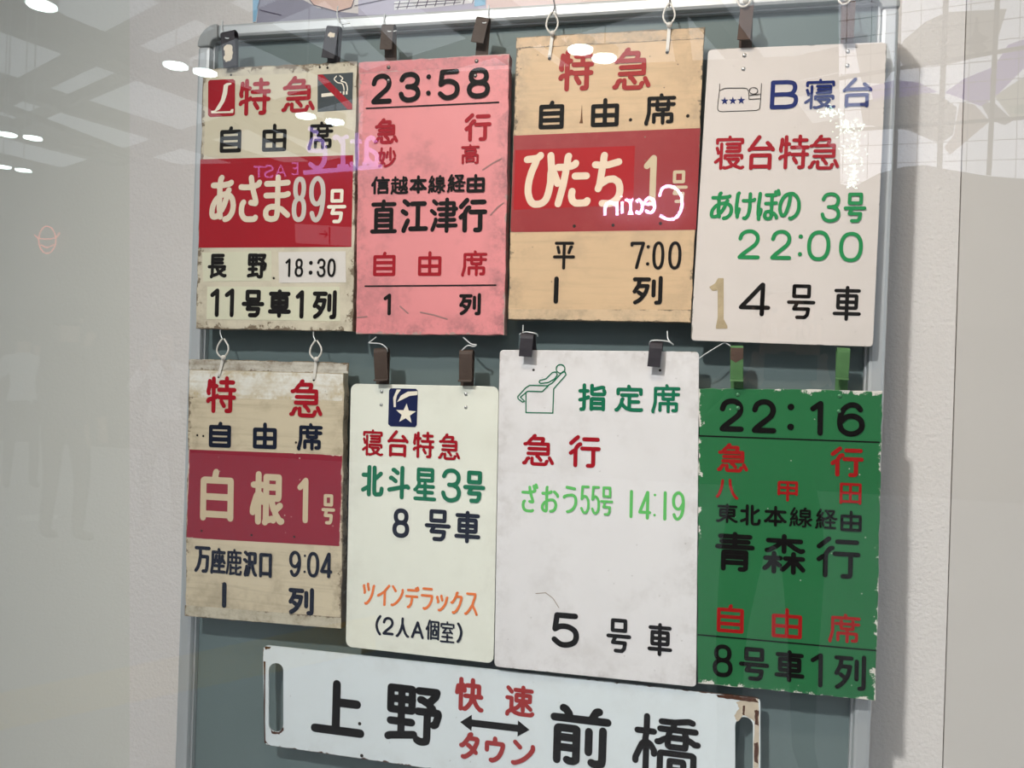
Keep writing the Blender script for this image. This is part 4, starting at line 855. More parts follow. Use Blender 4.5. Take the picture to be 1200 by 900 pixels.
# 6 -- ivory sheet sign with star emblem
s = Sign('train_sign', [(411, 449.6), (584.4, 453), (578.4, 777.8), (405, 757.8)], 0.004,
         'ivory sheet sign with a navy shooting-star emblem and orange katakana', 'sign', radius=0.012)
s.panel(worn('ivory_sheet', (0.84, 0.84, 0.74), s.w, s.h, edge=0.0006, edge_col=(0.25, 0.24, 0.22), stain=0.12, stain_col=(0.52, 0.50, 0.42), seed=33, jag=0.0008, specks=0.15, rough=0.28))
s.shapes([[(458, 455), (487.5, 455.6), (489.8, 458), (488.6, 498), (486.5, 500.6), (457.8, 499.6), (455, 497), (456, 457.5)]], plain('navy_film', (0.012, 0.018, 0.075), 0.3), 'emblem', 'navy rectangle with a white shooting star')
s.shapes([star(475.8, 485, 12.2, 4, 0.42)], CREAMBRIGHT, 'emblem', dy=-0.0001)
s.shapes([[(461.5, 477), (461, 466), (465, 456.5), (470, 456.5), (465.5, 463), (464, 469), (464, 477)],
          [(465.5, 471), (470, 463.5), (478, 459), (489.5, 458.4), (489.3, 462.8), (480, 464), (472, 468)]], CREAMBRIGHT, 'emblem', dy=-0.0001)
s.text([('寝', 424.4, 503, 449.6, 534.4), ('台', 454, 504, 479, 535.6), ('特', 483.8, 505.6, 509.3, 537), ('急', 513.8, 507.8, 539.6, 539)], RED, 3.5)
s.text([('北', 423.3, 545, 450, 582), ('斗', 454, 545.6, 481, 585), ('星', 484.4, 548, 511.8, 586.7), ('3', 517.3, 549, 540.7, 588.4), ('号', 542.9, 551.6, 569, 589.3)], DEEPGREEN, 4.8)
s.quad('sticker', [(459, 593.5), (482, 594.5), (481, 634), (458, 633)], plain('clear_film', (0.80, 0.80, 0.71), 0.3), 0.0002)
s.text([('8', 460, 595.6, 480, 630.4, 5), ('号', 497.8, 597, 528.4, 634), ('車', 532.7, 598.4, 563.3, 636.7)], INK, 4.6)
s.text([('ツ', 425, 682.7, 439.6, 709), ('イ', 441.8, 684.4, 457.3, 710), ('ン', 458, 686, 473.3, 711), ('デ', 475, 686.7, 491.6, 713), ('ラ', 493, 688.4, 507.8, 715),
        ('ツ', 511, 696.7, 525.6, 716.7), ('ク', 527.8, 693, 542.2, 719.6), ('ス', 544.4, 694.4, 560.4, 721)], ORANGE, 2.8)
s.text([('(', 440, 720.4, 447, 744.4), ('2', 448.4, 723, 461.8, 744), ('人', 464, 723.3, 480, 747), ('A', 482, 727.8, 497, 748.2), ('個', 499, 726, 515, 750, 2.5), ('室', 516, 727.8, 533, 752.9, 2.4), (')', 535.5, 729.3, 542.2, 753.3)], INK, 2.9)
s.rivets([(447.4, 458.8), (446.8, 474.2), (546, 461.8), (545.8, 477.2)], STEEL, 0.0032, 0.0018)
S6 = s

# 7 -- large white sheet sign with reclining passenger
s = Sign('train_sign', [(585.5, 410), (819.3, 412), (815.9, 805.3), (579.3, 781.3)], 0.004,
         'large white sheet sign with a green drawing of a passenger in a reclining seat', 'sign', radius=0.007)
s.panel(worn('white_sheet_two', (0.80, 0.77, 0.77), s.w, s.h, edge=0.0010, edge_col=(0.28, 0.25, 0.22), stain=0.36, stain_col=(0.55, 0.51, 0.49), seed=37, jag=0.002, specks=0.4, rough=0.3))
P7 = lambda pts: [(570 + x / 3.75, 380 + y / 3.75) for x, y in pts]
s.lines([P7([(174, 298), (174, 388), (292, 390), (296, 284), (350, 222), (346, 210), (336, 208), (290, 258), (272, 268)]),
         P7(oval(326, 196, 19, 19, n=20, sq=1)),
         P7([(302, 210), (290, 212), (262, 240), (236, 246), (232, 254), (238, 260), (272, 256), (300, 240), (312, 222), (306, 210)]),
         P7([(272, 270), (190, 268), (172, 280), (138, 318), (140, 328), (160, 342), (168, 338), (150, 320), (182, 294), (246, 296), (272, 270)])],
        DEEPGREEN, 1.35, 'seat_drawing', 'green line drawing of a reclining passenger')
s.text([('指', 677.5, 449.3, 710.8, 482), ('定', 720, 450.7, 754, 482.7), ('席', 763.3, 450, 797.2, 484.8)], DEEPGREEN, 4.4)
s.text([('急', 612, 508.5, 649.5, 546), ('行', 666.5, 510, 704, 548)], RED, 4.8)
s.text([('ざ', 610.8, 566, 630.8, 600.5), ('お', 634, 569.3, 655.3, 600.8), ('う', 659.3, 569.3, 676.7, 601.3), ('5', 680, 568.8, 691.3, 602, 3), ('5', 692.7, 569.3, 703.3, 602.7, 3), ('号', 703.3, 570, 718.8, 604, 2.8)], LIME, 3.4)
s.text([('!', 737.5, 574, 742, 607.2), ('4', 748, 575, 763.3, 608.8), colon(767.3, 580, 603.5, 3.2), ('!', 777, 575.5, 781.5, 610), ('9', 787.3, 576, 802.5, 610)], LIME, 3.7)
s.text([('5', 646, 718, 678.8, 758.7, 6.6), ('号', 710.5, 724.8, 739.9, 764.8), ('車', 758.8, 729.9, 788, 768.8)], BLACK, 4.5)
s.disc([(625.3, 433.5), (773.5, 434)], HOLE, 0.0022)
s.lines([[(628, 695.5), (640, 694.5)], [(640, 695), (648, 701), (655, 712)]], plain('chip_brown', (0.34, 0.27, 0.21), 0.7), 0.9, 'scuff_mark')
S7 = s

# 8 -- green sign
s = Sign('train_sign', [(819, 455), (1034, 458), (1026.2, 821), (817.4, 800.7)], 0.005,
         'green sign with chipped white edges and 22:16 in black, lower right of the board', 'sign')
s.panel(worn('green_sheet', (0.020, 0.155, 0.052), s.w, s.h, edge=0.0022, edge_col=(0.70, 0.66, 0.60), stain=0.12, stain_col=(0.03, 0.13, 0.06), seed=41, jag=0.010, specks=0.5, rough=0.36), 0.0010)
s.text([('2', 842.8, 467, 872, 505.8), ('2', 880.6, 468, 910, 507.5), colon(926.6, 477, 500, 8.2), ('1', 949, 469.6, 965.7, 510.5), ('6', 980.8, 471.4, 1013.3, 511.2)], BLACK, 6.6)
s.lines([[(819.6, 510.7), (1030.2, 518.3)]], LINEBLACK, 1.7, 'ruled_line')
s.lines([[(817.8, 743.7), (1026.6, 762.3)]], LINEBLACK, 1.7, 'ruled_line')
GR = plain('dark_red_paint', (0.33, 0.010, 0.010), 0.45, spec=0.12)
s.text([('急', 840.3, 519.3, 877, 553.5, 5), ('行', 973, 523.4, 1012, 558.8, 5), ('八', 839, 560.8, 865.5, 585), ('甲', 911, 563.7, 935, 587.7), ('田', 983.8, 566, 1009.4, 591)], GR, 3.3)
s.text([('東', 839, 590, 864.8, 613), ('北', 867, 591, 891.6, 616), ('本', 895, 592.6, 922, 617), ('線', 924.6, 594.3, 952, 618), ('経', 955, 596, 981.3, 620), ('由', 984.5, 598, 1009.7, 622.5)], BLACK, 3.6)
s.text([('青', 837.6, 623, 884.4, 669.5), ('森', 893.3, 625.6, 944, 672.9), ('行', 956.4, 628.9, 1008.3, 677.5)], BLACK, 5.8)
s.text([('自', 840, 707.9, 871.6, 741.4), ('由', 904.3, 712.5, 939.8, 747.7), ('席', 970.5, 718.9, 1008.3, 754)], GR, 4.4)
s.text([('8', 835, 755, 858.8, 793.5), ('号', 865.7, 758.5, 901.5, 797.6), ('車', 907.4, 761.6, 943, 799.4), ('1', 949.5, 764.9, 965.4, 805), ('列', 977, 766.7, 1014.7, 808.3)], BLACK, 5.2)
s.rivets([(864.6, 462.4), (864.8, 478), (984, 464), (983, 482)], plain('green_rivet', (0.08, 0.24, 0.12), 0.4, 0.3), 0.0034, 0.002, label='rivet painted green')
S8 = s

# 9 -- long enamel destination plate with two hand slots
s = Sign('destination_plate', [(308, 756.5), (891, 817.5), (891, 957), (309, 873.5)], 0.003,
         'long white enamel destination plate with rusty ends, lowest on the board', 'sign', group='hanging train signs', face=0.012)
c9 = s.c
en = worn('white_enamel', (0.76, 0.81, 0.83), s.w, s.h, edge=0.0016, edge_col=(0.10, 0.045, 0.025), stain=0.10, stain_col=(0.48, 0.46, 0.42), seed=47, jag=0.003, specks=0.3, rough=0.3)
Wf = lambda x, y: W(x, y, s.face)


def slot(x0, ya, x1, yb, xs=0.0):
    """outline of a round-ended slot"""
    rx = (x1 - x0) / 2; cx = (x0 + x1) / 2; p = []
    for i in range(9):
        a = math.pi + math.pi * i / 8; p.append((cx + math.cos(a) * rx, ya + rx + math.sin(a) * rx))
    for i in range(9):
        a = math.pi * i / 8; p.append((cx + math.cos(a) * rx + xs, yb - rx + math.sin(a) * rx))
    return p


def plate_with_slots():
    bm = bmesh.new()
    outer = []
    def crn(cx, cy, r, a0):
        for i in range(5):
            a = R(a0 + 22.5 * i); outer.append((cx + math.cos(a) * r, cy + math.sin(a) * r))
    crn(314, 762.5, 6, 180); crn(885, 823.5, 6, 270); crn(885, 950, 6, 0); crn(316, 867.5, 6, 90)
    loops = [outer, slot(314.8, 777, 332.0, 858), slot(861.5, 840, 882.4, 934)]
    edges = []
    for lp in loops:
        vs = [bm.verts.new(Wf(x, y) - s.org) for x, y in lp]
        edges += [bm.edges.new((vs[i], vs[(i + 1) % len(vs)])) for i in range(len(vs))]
    bmesh.ops.triangle_fill(bm, use_beauty=True, use_dissolve=False, edges=edges)
    ex = bmesh.ops.extrude_face_region(bm, geom=list(bm.faces))
    for v in [g for g in ex['geom'] if isinstance(g, bmesh.types.BMVert)]: v.co.y += s.thick
    bmesh.ops.recalc_face_normals(bm, faces=bm.faces)
    me = bpy.data.meshes.new('panel'); bm.to_mesh(me); bm.free(); me.materials.append(en)
    o = bpy.data.objects.new('panel', me); COL.objects.link(o); place(o, s.root, s.org)


plate_with_slots()
s.text([('上', 364.7, 796.8, 427.9, 861.3, 9.4), ('野', 450.8, 803.5, 518, 872.5, 8.6)], BLACK, 9)
s.text([('前', 644, 826.7, 716, 897.9, 9.2), ('橋', 741, 837.9, 821, 912, 8.2)], BLACK, 8.4)
RW = plain('brick_red_paint', (0.36, 0.035, 0.035), 0.5, spec=0.12)
s.text([('快', 533, 794, 567.3, 833.9), ('速', 592, 802.7, 626.8, 840.5, 4.8), ('タ', 538, 857.3, 562, 889.9), ('ウ', 568, 862.7, 592, 893.9), ('ン', 599, 867.5, 627, 897.5)], RW, 5.2)
s.shapes([[(539.3, 846), (553, 837.5), (553, 843), (607, 849.2), (607, 844), (620.7, 855.2), (606.5, 863), (606.7, 857.5), (553, 851.3), (552.5, 856.5)]], BLACK, 'arrow', 'black double-headed arrow')
s.disc([(379, 851), (421.6, 848), (424, 885.5), (552.6, 846)], HOLE, 0.0032)
RUST = plain('rust', (0.085, 0.032, 0.018), 0.85, bump=0.8, bscale=300, var=0.4, vscale=60)
PALE_RUST = plain('rust_bleed', (0.56, 0.47, 0.36), 0.7, var=0.3, vscale=50)


def blob(pts, mat, name='rust_patch', dy=0.0, jit=1.0):
    q = []
    for i in range(len(pts)):
        a, b = pts[i], pts[(i + 1) % len(pts)]
        for t in (0, 0.25, 0.5, 0.75):
            q.append((a[0] + (b[0] - a[0]) * t + random.uniform(-jit, jit), a[1] + (b[1] - a[1]) * t + random.uniform(-jit, jit)))
    s.shapes([q], mat, name, dy=dy)


blob([(862, 822), (889, 818.5), (889, 900), (883.5, 900), (883.5, 845), (872, 838), (864, 846), (860, 838), (866, 830)], PALE_RUST, jit=0.8)
blob([(838, 813.5), (886, 818.6), (889, 824), (878, 822), (862, 820), (842, 817.5)], RUST, dy=-0.0001, jit=0.7)
blob([(884.5, 832), (889, 832), (888.4, 850), (884.8, 848)], RUST, dy=-0.0001, jit=0.7)
blob([(884, 871), (888.5, 870), (888, 895), (884, 892)], RUST, dy=-0.0001, jit=0.7)
blob([(870, 827), (873.5, 827), (872.5, 838), (870, 837)], RUST, dy=-0.0001, jit=0.6)
blob([(310, 757.5), (318, 758.3), (316, 760), (311, 761)], RUST, dy=-0.0001, jit=0.5)
blob([(309.3, 775), (311, 775), (311, 868), (315, 872), (309.6, 870)], RUST, dy=-0.0001, jit=0.35)
blob([(316, 851), (320, 857), (327, 858), (332, 852), (333, 855.5), (327, 860.5), (319, 859.5)], RUST, dy=-0.0001, jit=0.5)
S9 = s

# ------------------------------------------------------------------ straps, ties and wires that hang the signs
def strap(pxt, pxb, wpx, label, mat, lip=True, group='bent metal hanger straps', tail=True, yfront=-0.010, curl=False, patch=None, lower=None):
    """bent strap: front leg from pixel pxt (top fold) down to pxb, back leg behind down to the sign"""
    T = W(*pxt, -0.004); B = W(pxb[0], pxb[1], yfront)
    width = wpx * (W(pxt[0] + 5, pxt[1]) - W(pxt[0] - 5, pxt[1])).length / 10
    ax = Vector((1, 0, 0))
    side = (T - B); side.y = 0; sn = side.normalized(); ax = Vector((sn.z, 0, -sn.x)).normalized()
    root = empty('hanger_strap', T, label, 'hanger', group)
    ORIGIN[root.name] = T.copy()
    r = 0.007
    if curl: r = 0.011
    prof = [Vector((B.x, yfront, B.z))]
    if lip: prof = [Vector((B.x, yfront - 0.006, B.z + 0.001)), Vector((B.x, yfront - 0.005, B.z + 0.003)), Vector((B.x, yfront + 0.0005, B.z + 0.004))]
    topc = T - sn * r
    yc = yfront + r + 0.0004
    prof += [Vector((B.x, yfront, B.z)) * 0.5 + Vector((topc.x, yfront, topc.z)) * 0.5]
    for i in range(9):
        a = math.pi * i / 8
        q = topc + sn * (math.sin(a) * r)
        prof.append(Vector((q.x, yc - math.cos(a) * r, q.z)))
    mb = MB()
    end = lower if lower else W(pxb[0], pxb[1] + 10, 0.003)
    prof.append(Vector((end.x, 0.0065, end.z)))
    mb.ribbon(prof, width, 0.0016, ax)
    mb.build('strap', mat, root, bevel=0.0003)
    if patch:
        m2 = MB(); q = []        
        for i_, (x, y) in enumerate(patch):
            x2, y2 = patch[(i_ + 1) % len(patch)]
            for t_ in (0, .33, .66): q.append(W(x + (x2 - x) * t_ + random.uniform(-.7, .7), y + (y2 - y) * t_ + random.uniform(-.8, .8), yfront - 0.0013))
        m2.prism(q, 0.0003); o = m2.build('torn_sticker', CREAMLET, root); o['label'] = 'torn cream scrap of sticker'
    return root, T


def wire(pts, r, label, mat, group='thin hanging wires', name='hanging_wire', knot=None):
    c = [Vector(p) for p in pts]
    root = empty(name, c[0], label, 'wire' if 'wire' in name else 'cable tie', group)
    ORIGIN[root.name] = c[0].copy()
    q = [(p.x, p.z, p.y) for p in c]
    sm = []
    for i in range(len(c) - 1):
        p0, p1, p2, p3 = c[max(i - 1, 0)], c[i], c[i + 1], c[min(i + 2, len(c) - 1)]
        for t in (0, 0.2, 0.4, 0.6, 0.8):
            sm.append(0.5 * ((2 * p1) + (p2 - p0) * t + (2 * p0 - 5 * p1 + 4 * p2 - p3) * t * t + (3 * p1 - p0 - 3 * p2 + p3) * t ** 3))
    sm.append(c[-1])
    mb = MB(); mb.tube(sm, r, 6); mb.build('loop', mat, root, smooth=True)
    if knot:
        mb = MB(); mb.dome(knot + Vector((0, 0.001, 0)), 0.0048, 0.0055); mb.dome(knot + Vector((0, 0.001, 0)), 0.0048, -0.002)
        mb.build('lock_head', mat, root, smooth=True)
    return root


strap((268, 37), (270, 78), 16, 'dark strap with a torn cream scrap at the upper left corner of the board', STRAPDARK, lip=False, lower=W(270, 92, 0.003),
      patch=[(262, 55), (266, 52), (272, 53), (273, 62), (271, 71), (265, 72.5), (262, 68), (263.5, 62)])
strap((392, 31), (384, 68), 15, 'dark strap over the right end of the sign with the no-smoking mark', STRAPDARK, lip=False, lower=W(389, 84, 0.003),
      patch=[(384.5, 39), (388, 37.5), (393, 39), (392, 43), (387, 44), (383.5, 42)])
strap((456, 29), (452, 58), 14, 'dark brown strap holding the left side of the pink sign', STRAP, lip=False, lower=W(457, 84, 0.003))
strap((567, 21), (559, 50), 15, 'slanting dark brown strap holding the right side of the pink sign', STRAP, lip=False, lower=W(563, 76, 0.003))
strap((875.5, 7), (871.5, 49), 15.5, 'brown strap above the bed drawing of the white sleeper sign', RUSTSTRAP, lower=W(873, 75, 0.003))
strap((994.5, 2), (992.5, 47), 15.5, 'brown strap at the top right corner of the board', RUSTSTRAP, lower=W(993, 72, 0.003))
strap((447, 408), (447, 447), 15.5, 'dark brown strap above the shooting-star emblem', STRAP, lower=W(447, 470, 0.003))
strap((547, 410), (545.5, 448), 15.5, 'dark brown strap at the right of the ivory sign with the star', STRAP, lower=W(546, 472, 0.003))
strap((619.5, 389.5), (615.5, 418), 15, 'curled dark strap above the drawing of the reclining passenger', STRAPDARK, lip=False, curl=True, yfront=-0.016, lower=W(622, 426, 0.003))
strap((769.5, 400.5), (766, 430), 15, 'curled dark strap above the right of the large white sign', STRAPDARK, lip=False, curl=True, yfront=-0.016, lower=W(773, 432, 0.003))
g1, T1 = strap((863.5, 405.5), (863, 448), 15, 'half green half rust-brown strap above the left of the green sign', GREENSTRAP, lower=W(864, 470, 0.003))
m2 = MB(); m2.prism([W(856.2, 407.5, -0.0112), W(871, 407.8, -0.0112), W(871, 420, -0.0112), (W(862, 425, -0.0112)), W(856, 421, -0.0112)], 0.0004)
m2.build('bare_patch', RUSTSTRAP, g1)['label'] = 'rust-brown unpainted top of the strap'
strap((988.5, 408), (986.5, 446), 15, 'green painted strap above the right of the green sign', GREENSTRAP, lower=W(986, 468, 0.003))

# wires from the frame's top rail to the upper straps
RY = FY - 0.003
for (x, y, label, side) in ((261, 30, 'thin wire on the frame above the far left dark strap', 1), (396, 13, 'long thin wire rising over the frame above the second strap', 1),
                            (451, 22, 'thin wire tying the left strap of the pink sign', 1), (573, 12, 'thin wire tying the slanting strap of the pink sign', -1)):
    tx = x + 9 * side
    wire([W(x, y - 6, RY), W(x - 1, y + 4, RY - 0.002), W(x + 2 * side, y + 13, -0.006), W(x + 6 * side, y + 15, -0.010), W(tx + 5 * side, y + 14, -0.006)], 0.0011, label, WIRE)
for x, y, label in ((872, 1, 'white plastic tie at the head of the brown strap over the bed drawing'), (990, -2, 'white plastic tie at the head of the top right strap')):
    wire([W(x - 9, y - 6, RY), W(x - 7, y + 3, -0.006), W(x - 2, y + 7, -0.012), W(x + 5, y + 4, -0.012), W(x + 9, y - 3, RY)], 0.0016, label, CLEAR, name='cable_tie', group='white cable ties', knot=W(x + 2, y, -0.010))
# cable ties of the yellowed sign and of the stained sign
def tie(x, ytop, ybot, xh, yh, label, kx=0):
    root = wire([W(x - 1, ytop, -0.001), W(x - 6, ytop + (ybot - ytop) * 0.35, -0.003), W(x - 7, ytop + (ybot - ytop) * 0.72, -0.004), W(x - 1, ybot, -0.004),
                 W(x + 5, ytop + (ybot - ytop) * 0.75, -0.004), W(x + 6, ytop + (ybot - ytop) * 0.4, -0.003), W(x + 1, ytop, -0.001)], 0.0016, label, CLEAR,
                name='cable_tie', group='white cable ties', knot=W(x, ybot, -0.006))
    mb = MB(); mb.ribbon([W(x, ybot, -0.0032), W((x + xh) / 2, (ybot + yh) / 2, -0.0030), W(xh, yh - 2, -0.0022), W(xh, yh, -0.0008)], 0.0052, 0.0010)
    mb.build('tail', CLEAR, root)


tie(647.5, 14, 39, 644, 67, 'white cable tie at the left of the yellowed sign, hung from the frame')
tie(784.5, 4, 29, 782, 60, 'white cable tie at the right of the yellowed sign, hung from the frame')
tie(261.5, 397, 419, 256.5, 441, 'white cable tie at the left of the stained lower left sign')
tie(370.5, 399, 421, 368, 444.5, 'white cable tie at the right of the stained lower left sign')
wire([W(646.5, 17, -0.002), W(650, 8, RY), W(648, -3, RY)], 0.0013, 'grey wire above the left cable tie of the yellowed sign', DARKSTEEL)
wire([W(784, 8, -0.002), W(785, 0, RY), W(781, -9, RY)], 0.0013, 'grey wire above the right cable tie of the yellowed sign', DARKSTEEL)
wire([W(258.6, 385, 0.006), W(258.2, 391, 0.0), W(261, 398, -0.002)], 0.0010, 'short wire under the bottom left of the no-smoking sign', WIRE)
wire([W(367.4, 388, 0.006), W(367.4, 394, 0.0), W(370, 400, -0.002)], 0.0010, 'short wire under the bottom right of the no-smoking sign', WIRE)
wire([W(441, 395, 0.006), W(433, 401, -0.006), W(434, 402, -0.006), W(446, 403, -0.012), W(453, 408, -0.012), W(454, 412, -0.006)], 0.0011, 'white wire tied above the strap by the shooting star', WIRE)
wire([W(543, 395.5, 0.006), W(552, 403, -0.004), W(558, 404, -0.006), W(555, 406, -0.010), W(548, 405, -0.012), W(541, 411, -0.006)], 0.0012, 'white wire tied under the pink sign above the right strap', WIRE)
wire([W(613, 381, 0.006), W(612.5, 391, 0.0), W(609, 392, -0.004), W(616, 389, -0.014), W(628, 391, -0.014), W(630, 394, -0.002)], 0.0011, 'white wire above the curled strap by the reclining passenger', WIRE)
wire([W(782, 388, 0.006), W(783, 398, 0.0), W(789, 404, -0.004), W(782, 400, -0.012), W(764, 399, -0.014), W(761, 404, -0.002)], 0.0011, 'white wire above the right curled strap of the large white sign', WIRE)
wire([W(819, 420, -0.002), W(831, 412, -0.004), W(846, 403, 0.004), W(850, 402, 0.006), W(857, 406, -0.004)], 0.0009, 'slanting white wire running from the large white sign to the green strap', WIRE)
wire([W(309, 744, 0.03), W(321, 768, 0.010), W(322, 778, 0.012)], 0.0010, 'thin wire at the left slot of the long enamel plate', WIRE) if False else None

# ------------------------------------------------------------------ glass of the display case
gm, nt, b = new_mat('case_glass')
N, L = nt.nodes, nt.links
N.remove(b)
tr = N.new('ShaderNodeBsdfTransparent'); tr.inputs[0].default_value = (0.985, 0.995, 0.99, 1)
gl = N.new('ShaderNodeBsdfGlossy'); gl.inputs['Roughness'].default_value = 0.0
lw = N.new('ShaderNodeLayerWeight'); lw.inputs['Blend'].default_value = 0.5
pw = N.new('ShaderNodeMath'); pw.operation = 'POWER'; pw.inputs[1].default_value = 5; L.new(lw.outputs['Facing'], pw.inputs[0])
ma = N.new('ShaderNodeMath'); ma.operation = 'MULTIPLY_ADD'; ma.inputs[1].default_value = 0.95; ma.inputs[2].default_value = 0.045; L.new(pw.outputs[0], ma.inputs[0])
mx = N.new('ShaderNodeMixShader'); L.new(ma.outputs[0], mx.inputs[0]); L.new(tr.outputs[0], mx.inputs[1]); L.new(gl.outputs[0], mx.inputs[2])
L.new(mx.outputs[0], N['Material Output'].inputs['Surface'])
mb = MB(); mb.box((-2.4, GLASS_Y, 0.05), (2.0, GLASS_Y + 0.006, 3.1))
mb.build('window_1', gm)['kind'] = 'structure'

# ------------------------------------------------------------------ the station hall in front of the case (seen in the glass)
floor_mat = plain('pale_hall_floor', (0.50, 0.50, 0.515), 0.5, var=0.06, vscale=0.6)
facade = plain('hall_facade', (0.20, 0.18, 0.155), 0.7, var=0.08, vscale=0.5)
shopdark = plain('dim_shopfront', (0.06, 0.055, 0.05), 0.6, var=0.3, vscale=0.6)
beam_mat = plain('roof_steel', (0.12, 0.105, 0.085), 0.6)
HB = -10.2
mb = MB(); mb.box((-14, HB, -0.05), (9, WALL_Y, 0.0)); mb.build('floor', floor_mat)['kind'] = 'structure'
mb = MB(); mb.box((-14, HB - 0.2, 0), (9, HB, 2.1)); mb.build('wall_far', shopdark)['kind'] = 'structure'
mb = MB(); mb.box((-14, HB - 0.2, 2.1), (9, HB - 0.02, 4.3)); mb.build('wall_upper', facade)['kind'] = 'structure'
xa, xb = WR(425, 120, HB).x, WR(935, 120, HB).x
mb = MB(); mb.box((xa, HB - 0.2, 4.3), (xb, HB - 0.02, 5.5)); mb.build('wall_fascia', facade)['kind'] = 'structure'
mb = MB(); mb.box((-14, -5.0, 4.4), (9, WALL_Y + 0.06, 4.6)); mb.build('ceiling', facade)['kind'] = 'structure'  # unseen soffit slab, added to keep the open sky's light off the case
# yellow guiding strip on the floor
ya = [WZ(-60, 826, 0), WZ(440, 722, 0), WZ(440, 763, 0), WZ(-60, 869, 0)]
mb = MB(); mb.prism([Vector((p.x, p.y, 0.004)) for p in ya], Vector((0, 0, -0.004)))
tag(mb.build('guiding_strip', plain('yellow_tile', (0.85, 0.58, 0.10), 0.6), origin=Vector((ya[0].x, ya[0].y, 0))),
    'yellow guiding strip on the hall floor, mirrored faintly at the lower left of the glass', 'floor strip')
# roof lattice
A0, A1 = WZ(20, 40, 6.0), WZ(233, 117, 6.0)
B0, B1 = WZ(233, 13, 6.0), WZ(33, 110, 6.0)
rroot = empty('roof_truss', (0, -12, 6.0), 'steel lattice roof of the hall, mirrored at the upper left of the glass', 'roof')
ORIGIN[rroot.name] = Vector((0, -12, 6.0))


def beam(a, b_, w_, h_):
    m_ = MB(); t = (b_ - a).normalized(); n = Vector((-t.y, t.x, 0)) * (w_ / 2)
    m_.prism([a - n, b_ - n, b_ + n, a + n], Vector((0, 0, h_)))
    m_.build('beam', beam_mat, rroot)


for (p, q), sp, w_ in (((A0, A1), 3.0, 0.30), ((B0, B1), 3.4, 0.22)):
    t = (q - p); t.z = 0; t.normalize(); n = Vector((-t.y, t.x, 0))
    for k in range(-8, 9):
        c = p + n * (k * sp)
        beam(c - t * 16, c + t * 16, w_, 0.3)
    for k in range(-8, 9):
        c = p + n * (k * sp + 0.75)
        if k % 2 == 0: beam(c - t * 16, c + t * 16, 0.12, 0.2)
for k in range(7):
    x = -13 + 4.1 * k
    beam(Vector((x, -3, 5.85)), Vector((x + 0.6, -26, 5.85)), 0.22, 0.12)
# round hall lamps
lampglow = glow('lamp_lens', (0.82, 1.0, 0.98), 30.0)
lampglow2 = lampglow
spots = [(205, 76), (240, 84), (48, 5), (8, 157), (38, 161), (3, 195), (27, 199), (358, 135), (392, 142), (680, 57), (708, 67)]
spot_labels = ['left one of two bright lamps mirrored beside the top left corner of the board', 'bright mirrored lamp touching the board frame just above the red emblem',
               'bright mirrored lamp at the very top left of the glass', 'left lamp of the mirrored pair at the left edge, upper row', 'right lamp of the mirrored pair at the left edge, upper row',
               'left lamp of the mirrored pair at the left edge, lower row', 'right lamp of the mirrored pair at the left edge, lower row', 'mirrored lamp under the last red character of the no-smoking sign',
               'mirrored lamp just below the no-smoking mark', 'bright mirrored lamp over the first red character of the yellowed sign', 'bright mirrored lamp between the two red characters of the yellowed sign']
for i, (x, y) in enumerate(spots):
    p = WZ(x, y, 3.5)
    lr = empty('pendant_downlight', p, spot_labels[i], 'ceiling light', 'round downlights mirrored in the glass')
    ORIGIN[lr.name] = p.copy()
    mb = MB(); mb.tube([p, p + Vector((0, 0, 0.06))], 0.095, 20); mb.build('housing', ALUPLASTIC, lr)
    mb = MB(); mb.tube([p - Vector((0, 0, 0.012)), p], 0.084, 20); mb.build('lens', lampglow, lr)
    mb = MB(); mb.tube([p + Vector((0, 0, 0.06)), Vector((p.x, p.y, 5.95))], 0.006, 5); mb.build('rod', ALUPLASTIC, lr)

# lit signs on the far wall
NY = HB + 0.1


def neon(name, items, mat, r, label, cat='sign', extra=()):
    pts0 = WR(items[0][1], items[0][2], NY) if items else WR(*extra[0][0], NY)
    root = empty(name, pts0, label, cat)
    ORIGIN[root.name] = pts0.copy()
    for it in items:
        ch, x0, y0, x1, y1 = it[:5]
        mb_ = MB()
        for st in GL[ch]:
            pts = [WR(x1 - (x1 - x0) * a / 100, y1 - (y1 - y0) * b_ / 100, NY) for a, b_ in st]
            if len(pts) > 1: mb_.tube(pts, r, 5)
        mb_.build('letter', mat, root)
    for pl in extra:
        mb_ = MB(); mb_.tube([WR(x, y, NY) for x, y in pl], r, 5); mb_.build('tube', mat, root)
    return root


neon('neon_lettering', [('e', 361.7, 162, 381, 197), ("'", 362, 150, 372, 156), ('r', 391, 160, 407.5, 195), ('t', 411, 156, 423, 194), ('a', 426, 161, 442, 192)],
     glow('violet_neon', (0.58, 0.42, 1.0), 4.5), 0.034, 'large violet lit letters mirrored across the first and pink signs', extra=[[(356, 202.5), (447, 195)]])
neon('neon_lettering', [('E', 342, 191, 348.5, 204), ('A', 323, 193, 334.5, 206.5), ('S', 310, 194, 319.5, 207.5), ('T', 297.5, 195.5, 308.7, 208)],
     glow('violet_neon_small', (0.70, 0.35, 0.95), 4.0), 0.013, 'small violet word EAST mirrored on the red band of the first sign')
neon('neon_lettering', [('C', 773, 219, 799, 257), ('e', 756, 232, 767, 249), ('c', 745, 234, 753, 250), ('r', 733, 234, 742, 250), ('i', 727, 230, 731, 250), ('n', 709, 237, 723, 252)],
     glow('white_neon', (0.85, 0.66, 1.0), 24), 0.022, 'bright white neon script mirrored over the yellowed sign')
